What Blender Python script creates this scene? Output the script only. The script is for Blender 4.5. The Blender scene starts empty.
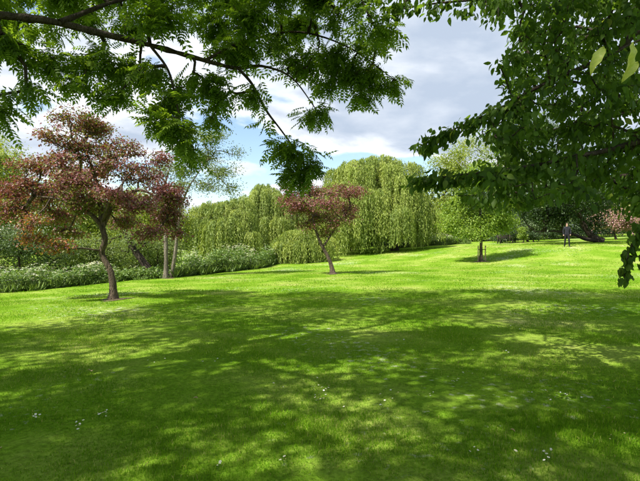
import bpy, math, random
import numpy as np

rng = np.random.default_rng(7)
random.seed(7)
sc = bpy.context.scene
col = sc.collection
R = math.radians

# ------------------------------------------------------------------ camera
F = 474.0            # focal length in pixels of the 640 px wide photograph
CZ = 1.6
cam_d = bpy.data.cameras.new('camera')
cam_d.sensor_width = 36.0
cam_d.lens = F / 640.0 * 36.0
cam_d.clip_end = 5000.0
cam_d.clip_start = 0.05
cam = bpy.data.objects.new('camera', cam_d)
col.objects.link(cam)
cam.location = (0, 0, CZ)
cam.rotation_euler = (R(90), 0, 0)
sc.camera = cam

# ------------------------------------------------------------------ light
SUN_EL, SUN_DX, SUN_DY = R(54), -0.80, -0.60      # direction towards the sun (behind, left)
SUN = np.array([SUN_DX * math.cos(SUN_EL), SUN_DY * math.cos(SUN_EL), math.sin(SUN_EL)])
sun_d = bpy.data.lights.new('sun', 'SUN')
sun_d.energy = 4.5
sun_d.angle = R(0.53)
sun_d.color = (1.0, 0.95, 0.86)
sun = bpy.data.objects.new('sun', sun_d)
col.objects.link(sun)
from mathutils import Vector
sun.rotation_euler = Vector(SUN).to_track_quat('Z', 'Y').to_euler()
sun.location = (-20, -15, 40)

world = bpy.data.worlds.new('World')
sc.world = world
world.use_nodes = True
wn, wl = world.node_tree.nodes, world.node_tree.links
wn.clear()
def N(nodes, t, **kw):
    n = nodes.new(t)
    for k, v in kw.items():
        setattr(n, k, v)
    return n
wo = N(wn, 'ShaderNodeOutputWorld')
bg = N(wn, 'ShaderNodeBackground')
bg.inputs['Strength'].default_value = 0.095
sky = N(wn, 'ShaderNodeTexSky', sky_type='NISHITA', sun_disc=False)
sky.sun_elevation = SUN_EL
sky.sun_rotation = math.atan2(SUN_DX, SUN_DY)
sky.air_density = 1.0
sky.dust_density = 0.6
sky.ozone_density = 1.2
tc = N(wn, 'ShaderNodeTexCoord')
sep = N(wn, 'ShaderNodeSeparateXYZ')
wl.new(tc.outputs['Generated'], sep.inputs[0])
zc = N(wn, 'ShaderNodeMath', operation='MAXIMUM'); zc.inputs[1].default_value = 0.0
wl.new(sep.outputs[2], zc.inputs[0])
zo = N(wn, 'ShaderNodeMath', operation='ADD'); zo.inputs[1].default_value = 0.16
wl.new(zc.outputs[0], zo.inputs[0])
dx = N(wn, 'ShaderNodeMath', operation='DIVIDE'); wl.new(sep.outputs[0], dx.inputs[0]); wl.new(zo.outputs[0], dx.inputs[1])
dy = N(wn, 'ShaderNodeMath', operation='DIVIDE'); wl.new(sep.outputs[1], dy.inputs[0]); wl.new(zo.outputs[0], dy.inputs[1])
cmb = N(wn, 'ShaderNodeCombineXYZ'); wl.new(dx.outputs[0], cmb.inputs[0]); wl.new(dy.outputs[0], cmb.inputs[1])
cmb.inputs[2].default_value = 7.1
mp = N(wn, 'ShaderNodeMapping'); mp.inputs['Location'].default_value = (5.5, 3.92, 0.0)
wl.new(cmb.outputs[0], mp.inputs[0])
n1 = N(wn, 'ShaderNodeTexNoise'); n1.inputs['Scale'].default_value = 0.75; n1.inputs['Detail'].default_value = 9
n1.inputs['Roughness'].default_value = 0.52; n1.inputs['Distortion'].default_value = 0.25
wl.new(mp.outputs[0], n1.inputs['Vector'])
den = N(wn, 'ShaderNodeMapRange', interpolation_type='SMOOTHSTEP')
den.inputs['From Min'].default_value = 0.452; den.inputs['From Max'].default_value = 0.515
wl.new(n1.outputs['Fac'], den.inputs['Value'])
core = N(wn, 'ShaderNodeMapRange', interpolation_type='SMOOTHSTEP')
core.inputs['From Min'].default_value = 0.45; core.inputs['From Max'].default_value = 0.60
wl.new(n1.outputs['Fac'], core.inputs['Value'])
n2 = N(wn, 'ShaderNodeTexNoise'); n2.inputs['Scale'].default_value = 2.2; n2.inputs['Detail'].default_value = 7
wl.new(mp.outputs[0], n2.inputs['Vector'])
core2 = N(wn, 'ShaderNodeMath', operation='MULTIPLY_ADD'); core2.inputs[1].default_value = 1.5; core2.inputs[2].default_value = -0.78
wl.new(n2.outputs['Fac'], core2.inputs[0])
coreS = N(wn, 'ShaderNodeMath', operation='ADD', use_clamp=True)
wl.new(core.outputs[0], coreS.inputs[0]); wl.new(core2.outputs[0], coreS.inputs[1])
ccol = N(wn, 'ShaderNodeMixRGB'); ccol.inputs[1].default_value = (6.2, 6.3, 6.4, 1); ccol.inputs[2].default_value = (2.5, 2.95, 3.65, 1)
wl.new(coreS.outputs[0], ccol.inputs[0])
skym = N(wn, 'ShaderNodeMixRGB')
wl.new(den.outputs[0], skym.inputs[0]); wl.new(sky.outputs[0], skym.inputs[1]); wl.new(ccol.outputs[0], skym.inputs[2])
wl.new(skym.outputs[0], bg.inputs[0]); wl.new(bg.outputs[0], wo.inputs[0])

sc.view_settings.view_transform = 'Standard'
sc.view_settings.look = 'None'
sc.view_settings.exposure = 1.25
sc.view_settings.gamma = 1.0
sc.render.engine = 'CYCLES'
sc.cycles.use_denoising = True
sc.cycles.max_bounces = 8
sc.cycles.diffuse_bounces = 4
sc.cycles.transmission_bounces = 5
sc.cycles.sample_clamp_indirect = 6.0

# ------------------------------------------------------------------ coordinates
def P(px, py, d):
    return np.array([(px - 320.0) / F * d, d, CZ - (py - 240.5) / F * d])

anchors = [P(113, 299, 14), P(0, 293, 19), P(168, 278, 26), P(265, 268, 34), P(333, 274, 25), P(300, 262, 38),
           P(395, 252, 44), P(481, 262, 32), P(430, 246, 50), P(567, 245.5, 35), P(600, 243, 42), P(650, 237, 55),
           P(505, 243, 50), P(410, 262, 35), P(220, 288, 19), P(500, 290, 14.5), P(640, 262, 28)]
anchors = [tuple(a) for a in anchors] + [(0, 0, 0), (0, 4, 0), (-5, 6, -.03), (6, 6, .03), (0, -20, 0), (-45, 20, -1.3), (-30, -10, -.3),
           (30, -10, .5), (60, 25, 2.2), (0, 80, .9), (-30, 60, -.9), (60, 80, 2.9), (-60, 70, -1.5), (90, 55, 3)]
A = np.array(anchors)
def _tps(r2):
    return 0.5 * r2 * np.log(r2 + 1e-9)
_n = len(A)
_d2 = ((A[:, None, :2] - A[None, :, :2]) ** 2).sum(-1)
_K = _tps(_d2) + np.eye(_n) * 14.0
_Pm = np.c_[np.ones(_n), A[:, :2]]
_M = np.block([[_K, _Pm], [_Pm.T, np.zeros((3, 3))]])
_W = np.linalg.solve(_M, np.r_[A[:, 2], 0, 0, 0])
def ground(x, y):
    x = np.clip(np.asarray(x, float), -70, 100); y = np.clip(np.asarray(y, float), -30, 95)
    sh = x.shape
    x = x.ravel(); y = y.ravel()
    out = np.empty(len(x))
    for i in range(0, len(x), 20000):
        xs, ys = x[i:i + 20000], y[i:i + 20000]
        r2 = (xs[:, None] - A[None, :, 0]) ** 2 + (ys[:, None] - A[None, :, 1]) ** 2
        out[i:i + 20000] = _tps(r2) @ _W[:_n] + _W[_n] + _W[_n + 1] * xs + _W[_n + 2] * ys
    return out.reshape(sh)
def G(px, py):
    d = np.linspace(2.2, 80, 4000)
    z = CZ - (py - 240.5) / F * d
    g = ground((px - 320) / F * d, d)
    k = np.argmax(z <= g)
    return np.array([(px - 320) / F * d[k], d[k], g[k]])
def B(px, d, sink=0.03):
    x = (px - 320) / F * d
    return np.array([x, d, float(ground(x, d)) - sink])

# ------------------------------------------------------------------ materials
def new_mat(name):
    m = bpy.data.materials.new(name); m.use_nodes = True
    nt = m.node_tree; nt.nodes.clear()
    return m, nt.nodes, nt.links
def ramp(n, stops):
    cr = N(n, 'ShaderNodeValToRGB')
    e = cr.color_ramp.elements
    while len(e) < len(stops): e.new(0.5)
    for k, (p, c) in enumerate(stops):
        e[k].position = p; e[k].color = (*c, 1)
    return cr
def leaf_mat(name, stops, trans=0.35, tcol=1.6, rough=0.5, spec=0.35, by_object=False):
    m, n, l = new_mat(name)
    out = N(n, 'ShaderNodeOutputMaterial')
    if by_object:
        src = N(n, 'ShaderNodeObjectInfo').outputs['Random']
    else:
        at = N(n, 'ShaderNodeAttribute', attribute_name='tint'); src = at.outputs['Fac']
    cr = ramp(n, stops); l.new(src, cr.inputs[0])
    pr = N(n, 'ShaderNodeBsdfPrincipled')
    l.new(cr.outputs[0], pr.inputs['Base Color'])
    pr.inputs['Roughness'].default_value = rough
    pr.inputs['Specular IOR Level'].default_value = spec
    tr = N(n, 'ShaderNodeBsdfTranslucent')
    mul = N(n, 'ShaderNodeMixRGB', blend_type='MULTIPLY'); mul.inputs[0].default_value = 1
    mul.inputs[2].default_value = (tcol * 1.15, tcol * 1.1, tcol * 0.5, 1)
    l.new(cr.outputs[0], mul.inputs[1]); l.new(mul.outputs[0], tr.inputs[0])
    mx = N(n, 'ShaderNodeMixShader'); mx.inputs[0].default_value = trans
    l.new(pr.outputs[0], mx.inputs[1]); l.new(tr.outputs[0], mx.inputs[2]); l.new(mx.outputs[0], out.inputs[0])
    return m
def noise_mat(name, stops, scale=(1, 1, 1), nscale=8.0, detail=6, rough=0.9, bump=0.3, bscale=None):
    m, n, l = new_mat(name)
    out = N(n, 'ShaderNodeOutputMaterial'); pr = N(n, 'ShaderNodeBsdfPrincipled')
    t = N(n, 'ShaderNodeTexCoord'); mpn = N(n, 'ShaderNodeMapping'); mpn.inputs['Scale'].default_value = scale
    l.new(t.outputs['Object'], mpn.inputs[0])
    nz = N(n, 'ShaderNodeTexNoise'); nz.inputs['Scale'].default_value = nscale; nz.inputs['Detail'].default_value = detail
    l.new(mpn.outputs[0], nz.inputs['Vector'])
    cr = ramp(n, stops); l.new(nz.outputs['Fac'], cr.inputs[0]); l.new(cr.outputs[0], pr.inputs['Base Color'])
    pr.inputs['Roughness'].default_value = rough; pr.inputs['Specular IOR Level'].default_value = 0.2
    nb = N(n, 'ShaderNodeTexNoise'); nb.inputs['Scale'].default_value = bscale or nscale * 2.5; nb.inputs['Detail'].default_value = 6
    l.new(mpn.outputs[0], nb.inputs['Vector'])
    bp = N(n, 'ShaderNodeBump'); bp.inputs['Strength'].default_value = bump; bp.inputs['Distance'].default_value = 0.05
    l.new(nb.outputs['Fac'], bp.inputs['Height']); l.new(bp.outputs[0], pr.inputs['Normal'])
    l.new(pr.outputs[0], out.inputs[0])
    return m

def bark(name, a, b):
    return noise_mat(name, [(0.3, a), (0.7, b)], scale=(1, 1, 0.25), nscale=16, bump=1.4)
M = {}
M['bark_dark'] = bark('bark_dark', (0.028, 0.02, 0.014), (0.075, 0.058, 0.042))
M['bark_grey'] = bark('bark_grey', (0.09, 0.075, 0.055), (0.26, 0.22, 0.17))
M['bark_brown'] = bark('bark_brown', (0.05, 0.038, 0.026), (0.15, 0.11, 0.075))
M['stake'] = noise_mat('stake_wood', [(0.3, (0.20, 0.14, 0.09)), (0.7, (0.36, 0.28, 0.19))], scale=(1, 1, 0.1), nscale=20)
ASH = [(0, (0.055, 0.10, 0.010)), (0.6, (0.09, 0.15, 0.014)), (1, (0.15, 0.22, 0.025))]
M['ash'] = leaf_mat('ash_leaf', ASH, trans=0.5, tcol=2.7, spec=.2)
M['ash_obj'] = leaf_mat('ash_leaf_single', ASH, trans=0.5, tcol=2.7, spec=.2, by_object=True)
M['elm'] = leaf_mat('broad_leaf', [(0, (0.03, 0.06, 0.010)), (0.6, (0.06, 0.11, 0.015)), (0.92, (0.075, 0.12, 0.018)), (1, (0.14, 0.17, 0.03))], trans=0.46, tcol=2.9, rough=0.5, spec=0.15)
M['elm_obj'] = leaf_mat('broad_leaf_single', [(0, (0.03, 0.06, 0.010)), (0.6, (0.06, 0.11, 0.015)), (0.95, (0.075, 0.12, 0.018)), (1, (0.14, 0.17, 0.03))], trans=0.46, tcol=2.9, rough=0.5, spec=0.15, by_object=True)
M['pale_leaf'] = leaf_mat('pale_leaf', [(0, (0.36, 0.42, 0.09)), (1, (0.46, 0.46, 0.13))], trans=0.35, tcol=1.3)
M['purple'] = leaf_mat('purple_leaf', [(0, (0.11, 0.032, 0.04)), (0.4, (0.19, 0.065, 0.07)), (0.62, (0.29, 0.135, 0.13)), (0.68, (0.11, 0.115, 0.025)),
                                       (0.90, (0.19, 0.21, 0.035)), (0.94, (0.30, 0.12, 0.03)), (1, (0.36, 0.15, 0.035))], trans=0.3, tcol=1.4)
M['willow'] = leaf_mat('willow_leaf', [(0, (0.12, 0.18, 0.03)), (0.5, (0.25, 0.32, 0.06)), (1, (0.38, 0.43, 0.10))], trans=0.35, tcol=1.3)
M['willow_grey'] = leaf_mat('willow_leaf_grey', [(0, (0.115, 0.175, 0.035)), (0.5, (0.24, 0.31, 0.065)), (1, (0.36, 0.41, 0.10))], trans=0.35, tcol=1.3)
M['lime'] = leaf_mat('lime_leaf', [(0, (0.10, 0.175, 0.022)), (0.5, (0.18, 0.27, 0.035)), (1, (0.28, 0.36, 0.06))], trans=0.4, tcol=1.5)
M['yellowgreen'] = leaf_mat('yellow_green_leaf', [(0, (0.12, 0.17, 0.025)), (0.5, (0.20, 0.26, 0.035)), (1, (0.30, 0.34, 0.06))], trans=0.4, tcol=1.4)
M['midgreen'] = leaf_mat('mid_green_leaf', [(0, (0.05, 0.09, 0.02)), (0.6, (0.09, 0.14, 0.03)), (1, (0.15, 0.20, 0.05))], trans=0.3, tcol=1.4)
M['bluegreen'] = leaf_mat('blue_green_leaf', [(0, (0.05, 0.085, 0.03)), (0.6, (0.085, 0.13, 0.045)), (1, (0.16, 0.21, 0.09))], trans=0.3, tcol=1.3)
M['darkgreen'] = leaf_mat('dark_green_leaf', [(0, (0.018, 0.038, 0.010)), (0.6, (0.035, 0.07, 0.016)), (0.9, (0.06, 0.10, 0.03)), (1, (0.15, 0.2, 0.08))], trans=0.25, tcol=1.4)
M['airy'] = leaf_mat('airy_leaf', [(0, (0.09, 0.135, 0.035)), (0.6, (0.145, 0.195, 0.05)), (1, (0.22, 0.27, 0.08))], trans=0.4, tcol=1.4)
M['pink'] = leaf_mat('pink_blossom', [(0, (0.09, 0.12, 0.03)), (0.4, (0.16, 0.16, 0.05)), (0.5, (0.42, 0.22, 0.24)), (1, (0.55, 0.36, 0.36))], trans=0.3, tcol=1.2)
M['herb'] = leaf_mat('herb_leaf', [(0, (0.075, 0.14, 0.03)), (0.5, (0.13, 0.21, 0.045)), (0.8, (0.20, 0.28, 0.07)), (0.81, (0.62, 0.64, 0.52)), (1, (0.78, 0.78, 0.68))], trans=0.3, tcol=1.3)
M['grass'] = leaf_mat('grass_blade', [(0, (0.058, 0.15, 0.006)), (0.5, (0.113, 0.235, 0.010)), (0.85, (0.20, 0.305, 0.022)), (1, (0.38, 0.36, 0.12))], trans=0.4, tcol=1.5, rough=0.7, spec=0.0)
m, n, l = new_mat('lawn')
out = N(n, 'ShaderNodeOutputMaterial'); pr = N(n, 'ShaderNodeBsdfPrincipled')
t = N(n, 'ShaderNodeTexCoord')
na = N(n, 'ShaderNodeTexNoise'); na.inputs['Scale'].default_value = 0.35; na.inputs['Detail'].default_value = 8; na.inputs['Roughness'].default_value = 0.62
nb = N(n, 'ShaderNodeTexNoise'); nb.inputs['Scale'].default_value = 22; nb.inputs['Detail'].default_value = 5; nb.inputs['Roughness'].default_value = 0.7
for q in (na, nb): l.new(t.outputs['Object'], q.inputs['Vector'])
ca = ramp(n, [(0.28, (0.065, 0.15, 0.009)), (0.46, (0.135, 0.24, 0.018)), (0.60, (0.22, 0.29, 0.05)), (0.76, (0.38, 0.36, 0.15))]); l.new(na.outputs['Fac'], ca.inputs[0])
cb = ramp(n, [(0.25, (0.45, 0.45, 0.45)), (0.7, (1.35, 1.35, 1.3))]); l.new(nb.outputs['Fac'], cb.inputs[0])
mm = N(n, 'ShaderNodeMixRGB', blend_type='MULTIPLY'); mm.inputs[0].default_value = 1
l.new(ca.outputs[0], mm.inputs[1]); l.new(cb.outputs[0], mm.inputs[2])
nc = N(n, 'ShaderNodeTexNoise'); nc.inputs['Scale'].default_value = 9; nc.inputs['Detail'].default_value = 3; l.new(t.outputs['Object'], nc.inputs['Vector'])
nd = N(n, 'ShaderNodeTexNoise'); nd.inputs['Scale'].default_value = .22; nd.inputs['Detail'].default_value = 2; l.new(t.outputs['Object'], nd.inputs['Vector'])
ad = N(n, 'ShaderNodeMath', operation='ADD'); l.new(nc.outputs['Fac'], ad.inputs[0]); l.new(nd.outputs['Fac'], ad.inputs[1])
fl = N(n, 'ShaderNodeMapRange'); fl.inputs['From Min'].default_value = 1.16; fl.inputs['From Max'].default_value = 1.3; fl.inputs['To Max'].default_value = .6; l.new(ad.outputs[0], fl.inputs['Value'])
md = N(n, 'ShaderNodeMixRGB'); l.new(fl.outputs[0], md.inputs[0]); l.new(mm.outputs[0], md.inputs[1]); md.inputs[2].default_value = (.5, .5, .36, 1)
l.new(md.outputs[0], pr.inputs['Base Color'])
pr.inputs['Roughness'].default_value = 0.9; pr.inputs['Specular IOR Level'].default_value = 0.0
bp = N(n, 'ShaderNodeBump'); bp.inputs['Strength'].default_value = 0.6; bp.inputs['Distance'].default_value = 0.05
l.new(nb.outputs['Fac'], bp.inputs['Height']); l.new(bp.outputs[0], pr.inputs['Normal'])
l.new(pr.outputs[0], out.inputs[0]); M['lawn'] = m

# ------------------------------------------------------------------ mesh helpers
def mesh_np(name, V, faces, mat, smooth=False, tint=None):
    """faces: list of (m,k) int arrays"""
    me = bpy.data.meshes.new(name)
    V = np.asarray(V, np.float32)
    me.vertices.add(len(V)); me.vertices.foreach_set('co', V.ravel())
    faces = [np.asarray(f, np.int32) for f in faces if len(f)]
    loops = np.concatenate([f.ravel() for f in faces]); sizes = np.concatenate([np.full(len(f), f.shape[1], np.int32) for f in faces])
    starts = np.concatenate([[0], np.cumsum(sizes)[:-1]]).astype(np.int32)
    me.loops.add(len(loops)); me.loops.foreach_set('vertex_index', loops)
    me.polygons.add(len(sizes)); me.polygons.foreach_set('loop_start', starts); me.polygons.foreach_set('loop_total', sizes)
    if smooth: me.polygons.foreach_set('use_smooth', np.ones(len(sizes), bool))
    if tint is not None:
        a = me.attributes.new('tint', 'FLOAT', 'POINT'); a.data.foreach_set('value', np.asarray(tint, np.float32))
    for mm_ in (mat if isinstance(mat, (list, tuple)) else [mat]): me.materials.append(mm_)
    me.update(calc_edges=True)
    return me
def link(name, me, parent=None, loc=None, **props):
    o = bpy.data.objects.new(name, me); col.objects.link(o)
    if parent is not None: o.parent = parent
    if loc is not None: o.location = loc
    for k, v in props.items(): o[k] = v
    return o
def thing(name, label, cat, loc, group=None):
    o = link(name, None, None, tuple(float(v) for v in loc), label=label, category=cat)
    if group: o['group'] = group
    return o
def norm(v):
    return v / (np.linalg.norm(v, axis=-1, keepdims=True) + 1e-9)

def catmull(pts, rad, sub):
    pts = np.asarray(pts, float); rad = np.asarray(rad, float)
    p = np.vstack([2 * pts[0] - pts[1], pts, 2 * pts[-1] - pts[-2]])
    out, ro = [], []
    for i in range(len(pts) - 1):
        a, b, c, d = p[i:i + 4]
        for s in range(sub):
            u = s / sub
            out.append(0.5 * (2 * b + (c - a) * u + (2 * a - 5 * b + 4 * c - d) * u * u + (-a + 3 * b - 3 * c + d) * u ** 3))
            ro.append(rad[i] * (1 - u) + rad[i + 1] * u)
    out.append(pts[-1]); ro.append(rad[-1])
    return np.array(out), np.array(ro)
def tube(pts, rad, sides=8, sub=4, rough=0.0):
    if sub > 1: pts, rad = catmull(pts, rad, sub)
    pts = np.asarray(pts, float)
    T = norm(np.gradient(pts, axis=0))
    ref = np.array([0.3, 0.95, 0.1]) if abs(T[0][2]) > 0.7 else np.array([0, 0, 1.0])
    V = []
    u = ref
    for i in range(len(pts)):
        u = u - T[i] * np.dot(u, T[i]); u = u / (np.linalg.norm(u) + 1e-9)
        w = np.cross(T[i], u)
        a = np.linspace(0, 2 * math.pi, sides, endpoint=False)
        rr = rad[i] * (1 + rough * (rng.random(sides) - .5))
        V.append(pts[i] + np.outer(np.cos(a) * rr, u) + np.outer(np.sin(a) * rr, w))
    V = np.vstack(V); k = len(pts)
    i, j = np.meshgrid(np.arange(k - 1), np.arange(sides), indexing='ij')
    a0 = i * sides + j; a1 = i * sides + (j + 1) % sides
    Fq = np.stack([a0, a1, a1 + sides, a0 + sides], -1).reshape(-1, 4)
    cap = np.arange(sides)[None, :] + (k - 1) * sides
    return V, [Fq, cap]
def join(parts):
    V, Fs, off = [], {}, 0
    for v, fs in parts:
        V.append(v)
        for f in fs:
            if len(f): Fs.setdefault(f.shape[1], []).append(np.asarray(f) + off)
        off += len(v)
    return np.vstack(V), [np.vstack(x) for x in Fs.values()]
def frusta(a, b, ra, rb, sides=5):
    """many straight tapered twigs at once"""
    t_ = norm(b - a)
    ref = np.where(np.abs(t_[:, 2:3]) > 0.8, np.array([[1.0, 0, 0]]), np.array([[0, 0, 1.0]]))
    u = norm(np.cross(t_, ref)); w = np.cross(t_, u)
    ang = np.linspace(0, 2 * math.pi, sides, endpoint=False)
    ring = np.cos(ang)[None, :, None] * u[:, None, :] + np.sin(ang)[None, :, None] * w[:, None, :]
    V = np.concatenate([a[:, None, :] + ring * ra[:, None, None], b[:, None, :] + ring * rb[:, None, None]], 1).reshape(-1, 3)
    n_ = len(a); base = (np.arange(n_) * 2 * sides)[:, None]
    j = np.arange(sides); f = np.stack([j, (j + 1) % sides, (j + 1) % sides + sides, j + sides], -1)
    return V, [(base[:, None, :] + f[None]).reshape(-1, 4)]

# leaf templates: (across, along, up) and faces
T_QUAD = (np.array([(0, 0, 0), (-.5, .42, .10), (0, 1, -.06), (.5, .42, .10)]), np.array([(0, 3, 2), (0, 2, 1)]))
T_FLAT = (np.array([(-.35, 0, 0), (.35, 0, 0), (.3, 1, 0), (-.3, 1, 0)]), np.array([(0, 1, 2), (0, 2, 3)]))
_b = [(0, 0, 0), (0, .3, .02), (0, .65, 0), (0, 1, -.1), (-.33, .15, .06), (-.5, .42, .09), (-.3, .75, .04), (.33, .15, .06), (.5, .42, .09), (.3, .75, .04)]
T_BROAD = (np.array(_b), np.array([(0, 1, 4), (4, 1, 5), (1, 2, 5), (5, 2, 6), (6, 2, 3), (0, 7, 1), (7, 8, 1), (1, 8, 2), (8, 9, 2), (9, 3, 2)]))
def pinnate(pairs, ll, lw):
    V, Fc = [], []
    def leaflet(base, d, nrm, L, Wd):
        s = np.cross(d, nrm); o = len(V)
        for (u, v, w) in ((0, 0, 0), (-.5, .4, .05), (0, 1, -.1), (.5, .4, .05)):
            V.append(base + s * u * Wd + d * v * L + nrm * w * L)
        Fc.extend([(o, o + 3, o + 2), (o, o + 2, o + 1)])
    def rach(v): return np.array([0, v, -0.22 * v * v])
    nrm = np.array([0, 0, 1.0])
    for i in range(pairs):
        v = .25 + .65 * i / (pairs - 1)
        for s in (-1, 1):
            d = norm(np.array([s * 1.0, .55, -.25 - .15 * rng.random()]))
            nn = norm(nrm - d * np.dot(nrm, d))
            leaflet(rach(v), d, nn, ll * (1.1 - .35 * abs(i / (pairs - 1) - .4)), lw)
    d = norm(np.array([0, 1, -.5])); leaflet(rach(.93), d, norm(nrm - d * np.dot(nrm, d)), ll, lw)
    o = len(V); pts = [rach(v) for v in (0, .35, .65, .95)]
    for p in pts: V.append(p + np.array([-.006, 0, 0])); V.append(p + np.array([.006, 0, 0]))
    for i in range(3): Fc.extend([(o + 2 * i, o + 2 * i + 1, o + 2 * i + 3), (o + 2 * i, o + 2 * i + 3, o + 2 * i + 2)])
    return np.array(V), np.array(Fc)

def leaf_cloud(pos, d, nrm, L, W, tmpl):
    tv, tf = tmpl
    d = norm(d); s = norm(np.cross(d, nrm)); nn = np.cross(s, d)
    L = np.asarray(L)[:, None, None]; W = np.asarray(W)[:, None, None]
    V = pos[:, None, :] + s[:, None, :] * tv[None, :, 0:1] * W + d[:, None, :] * tv[None, :, 1:2] * L + nn[:, None, :] * tv[None, :, 2:3] * L
    Fc = (np.arange(len(pos)) * len(tv))[:, None, None] + tf[None]
    return V.reshape(-1, 3), Fc.reshape(-1, tf.shape[1])

# ------------------------------------------------------------------ branching
def lobe(px, py, rx, ry, d, rd=None):
    c = P(px, py, d); k = d / F
    return (*c, rx * k, (rd if rd is not None else (rx + ry) * .5 * k), ry * k)
def sample_lobes(lobes, K, shell=0.42):
    Lb = np.array(lobes, float)
    w = (Lb[:, 3] * Lb[:, 4] * Lb[:, 5]) ** 0.62; w /= w.sum()
    idx = rng.choice(len(Lb), K, p=w)
    idx[:len(Lb)] = np.arange(len(Lb))[:K]
    u = norm(rng.normal(size=(K, 3))); r = rng.random(K) ** shell
    return Lb[idx, :3] + u * r[:, None] * Lb[idx, 3:6], idx
def grow(roots, targets, bf=0.35, rootcost=None):
    """greedy tree through the targets: cost = length + bf * path so far. Returns nodes, parent index (-1 for roots)"""
    nr = len(roots)
    nodes = np.vstack([roots, targets]); par = np.full(len(nodes), -1)
    path = np.zeros(len(nodes))
    if rootcost is not None: path[:nr] = rootcost
    rem = np.arange(nr, len(nodes)); 
    dd = np.linalg.norm(nodes[rem][:, None] - nodes[None, :nr], axis=-1)
    cost = dd + bf * path[None, :nr]
    best = cost.argmin(1); bc = cost[np.arange(len(rem)), best]
    bl = dd[np.arange(len(rem)), best]
    order = []
    alive = np.ones(len(rem), bool)
    for _ in range(len(rem)):
        k = np.argmin(np.where(alive, bc, 1e9))
        i = rem[k]; alive[k] = False
        par[i] = best[k]; path[i] = path[best[k]] + bl[k]; order.append(i)
        dn = np.linalg.norm(nodes[rem] - nodes[i], axis=-1); cn = dn + bf * path[i]
        m_ = alive & (cn < bc)
        best[m_] = i; bc[m_] = cn[m_]; bl[m_] = dn[m_]
    cnt = np.ones(len(nodes)); cnt[:nr] = 0
    for i in reversed(order): cnt[par[i]] += cnt[i]
    return nodes, par, cnt, order
def twig_mesh(nodes, par, cnt, nr, r0, rmax, sides=5, bend=0.12, expo=0.5):
    ch = np.arange(nr, len(nodes)); a = nodes[par[ch]]; b = nodes[ch]
    rb = np.minimum(r0 * cnt[ch] ** expo, rmax)
    rp = np.where(par[ch] < nr, rb * 1.25, np.minimum(r0 * np.maximum(cnt[par[ch]], 1) ** expo, rb * 1.5))
    ln = np.linalg.norm(b - a, axis=-1)
    mid = (a + b) / 2 + rng.normal(size=a.shape) * bend * ln[:, None] * .5 + np.array([0, 0, 1.0]) * (bend * ln)[:, None] * .5
    rm = (rp + rb) / 2
    return join([frusta(a, mid, rp, rm, sides), frusta(mid, b, rm, rb, sides)])

def crown_leaves(cl, n, sigma, L, W, centre, tmpl=T_QUAD, up=0.6, droop=0.25, flat=0.7):
    K = len(cl)
    k = rng.integers(0, K, n)
    off = rng.normal(size=(n, 3)) * sigma * np.array([1, 1, flat])
    pos = cl[k] + off
    outw = norm(pos - centre)
    nrm = norm(rng.normal(size=(n, 3)) * .7 + np.array([0, 0, up]) + outw * .45)
    d = rng.normal(size=(n, 3)) + outw * .5 + np.array([0, 0, -droop]) * 2
    d = norm(d - nrm * (d * nrm).sum(-1, keepdims=True))
    s = .65 + .7 * rng.random(n)
    V, Fc = leaf_cloud(pos, d, nrm, L * s, W * s, tmpl)
    return V, Fc, pos, k

def make_tree(name, label, cat, base, trunk, trunk_r, lobes, K, n, sigma, L, W, mat, bk, tint=None, r0=0.012, rmax=0.12, bf=0.35,
              group=None, limbs=(), droop=0.25, flat=0.7, shell=0.42, foliage='crown', tmpl=T_QUAD, rough=.2, sides=12, up=.6):
    root = thing(name, label, cat, base, group)
    trunk = [np.array(base)] + [np.asarray(p, float) for p in trunk]
    tp, tr = catmull(trunk, trunk_r, 5)
    # flare at the foot
    h = np.linalg.norm(tp - tp[0], axis=-1); tr = tr * (1 + .8 * np.exp(-h / (trunk_r[0] * 1.6)))
    v, f = tube(tp, tr, sides, 1, rough)
    link('trunk', mesh_np('trunk', v - base, f, bk, True), root)
    roots = [tp[len(tp) // 3:]]; rc = [np.linspace(0, 1, len(roots[0])) * 0]
    for lp, lr in limbs:
        p, r = catmull([np.asarray(q, float) for q in lp], lr, 5)
        v, f = tube(p, r, 7, 1, rough)
        link('branch', mesh_np('branch', v - base, f, bk, True), root)
        roots.append(p[2:])
    roots = np.vstack(roots)
    cl, idx = sample_lobes(lobes, K, shell)
    nodes, par, cnt, order = grow(roots, cl, bf)
    v, f = twig_mesh(nodes, par, cnt, len(roots), r0, rmax, 5 if base[1] < 30 else 3)
    link('twigs', mesh_np('twigs', v - base, f, bk, True), root, kind='stuff')
    cen = np.mean(cl, 0)
    V, Fc, pos, k = crown_leaves(cl, n, sigma, L, W, cen, tmpl, up, droop, flat)
    if tint is None: tn = np.clip(rng.normal(.5, .2, n) + (rng.random(K) - .5)[k] * .35, 0, 1)
    else: tn = tint(pos, cen, k, idx[k])
    link(foliage, mesh_np(foliage, V - base, [Fc], mat, False, np.repeat(tn, len(tmpl[0]))), root)
    return root

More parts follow.
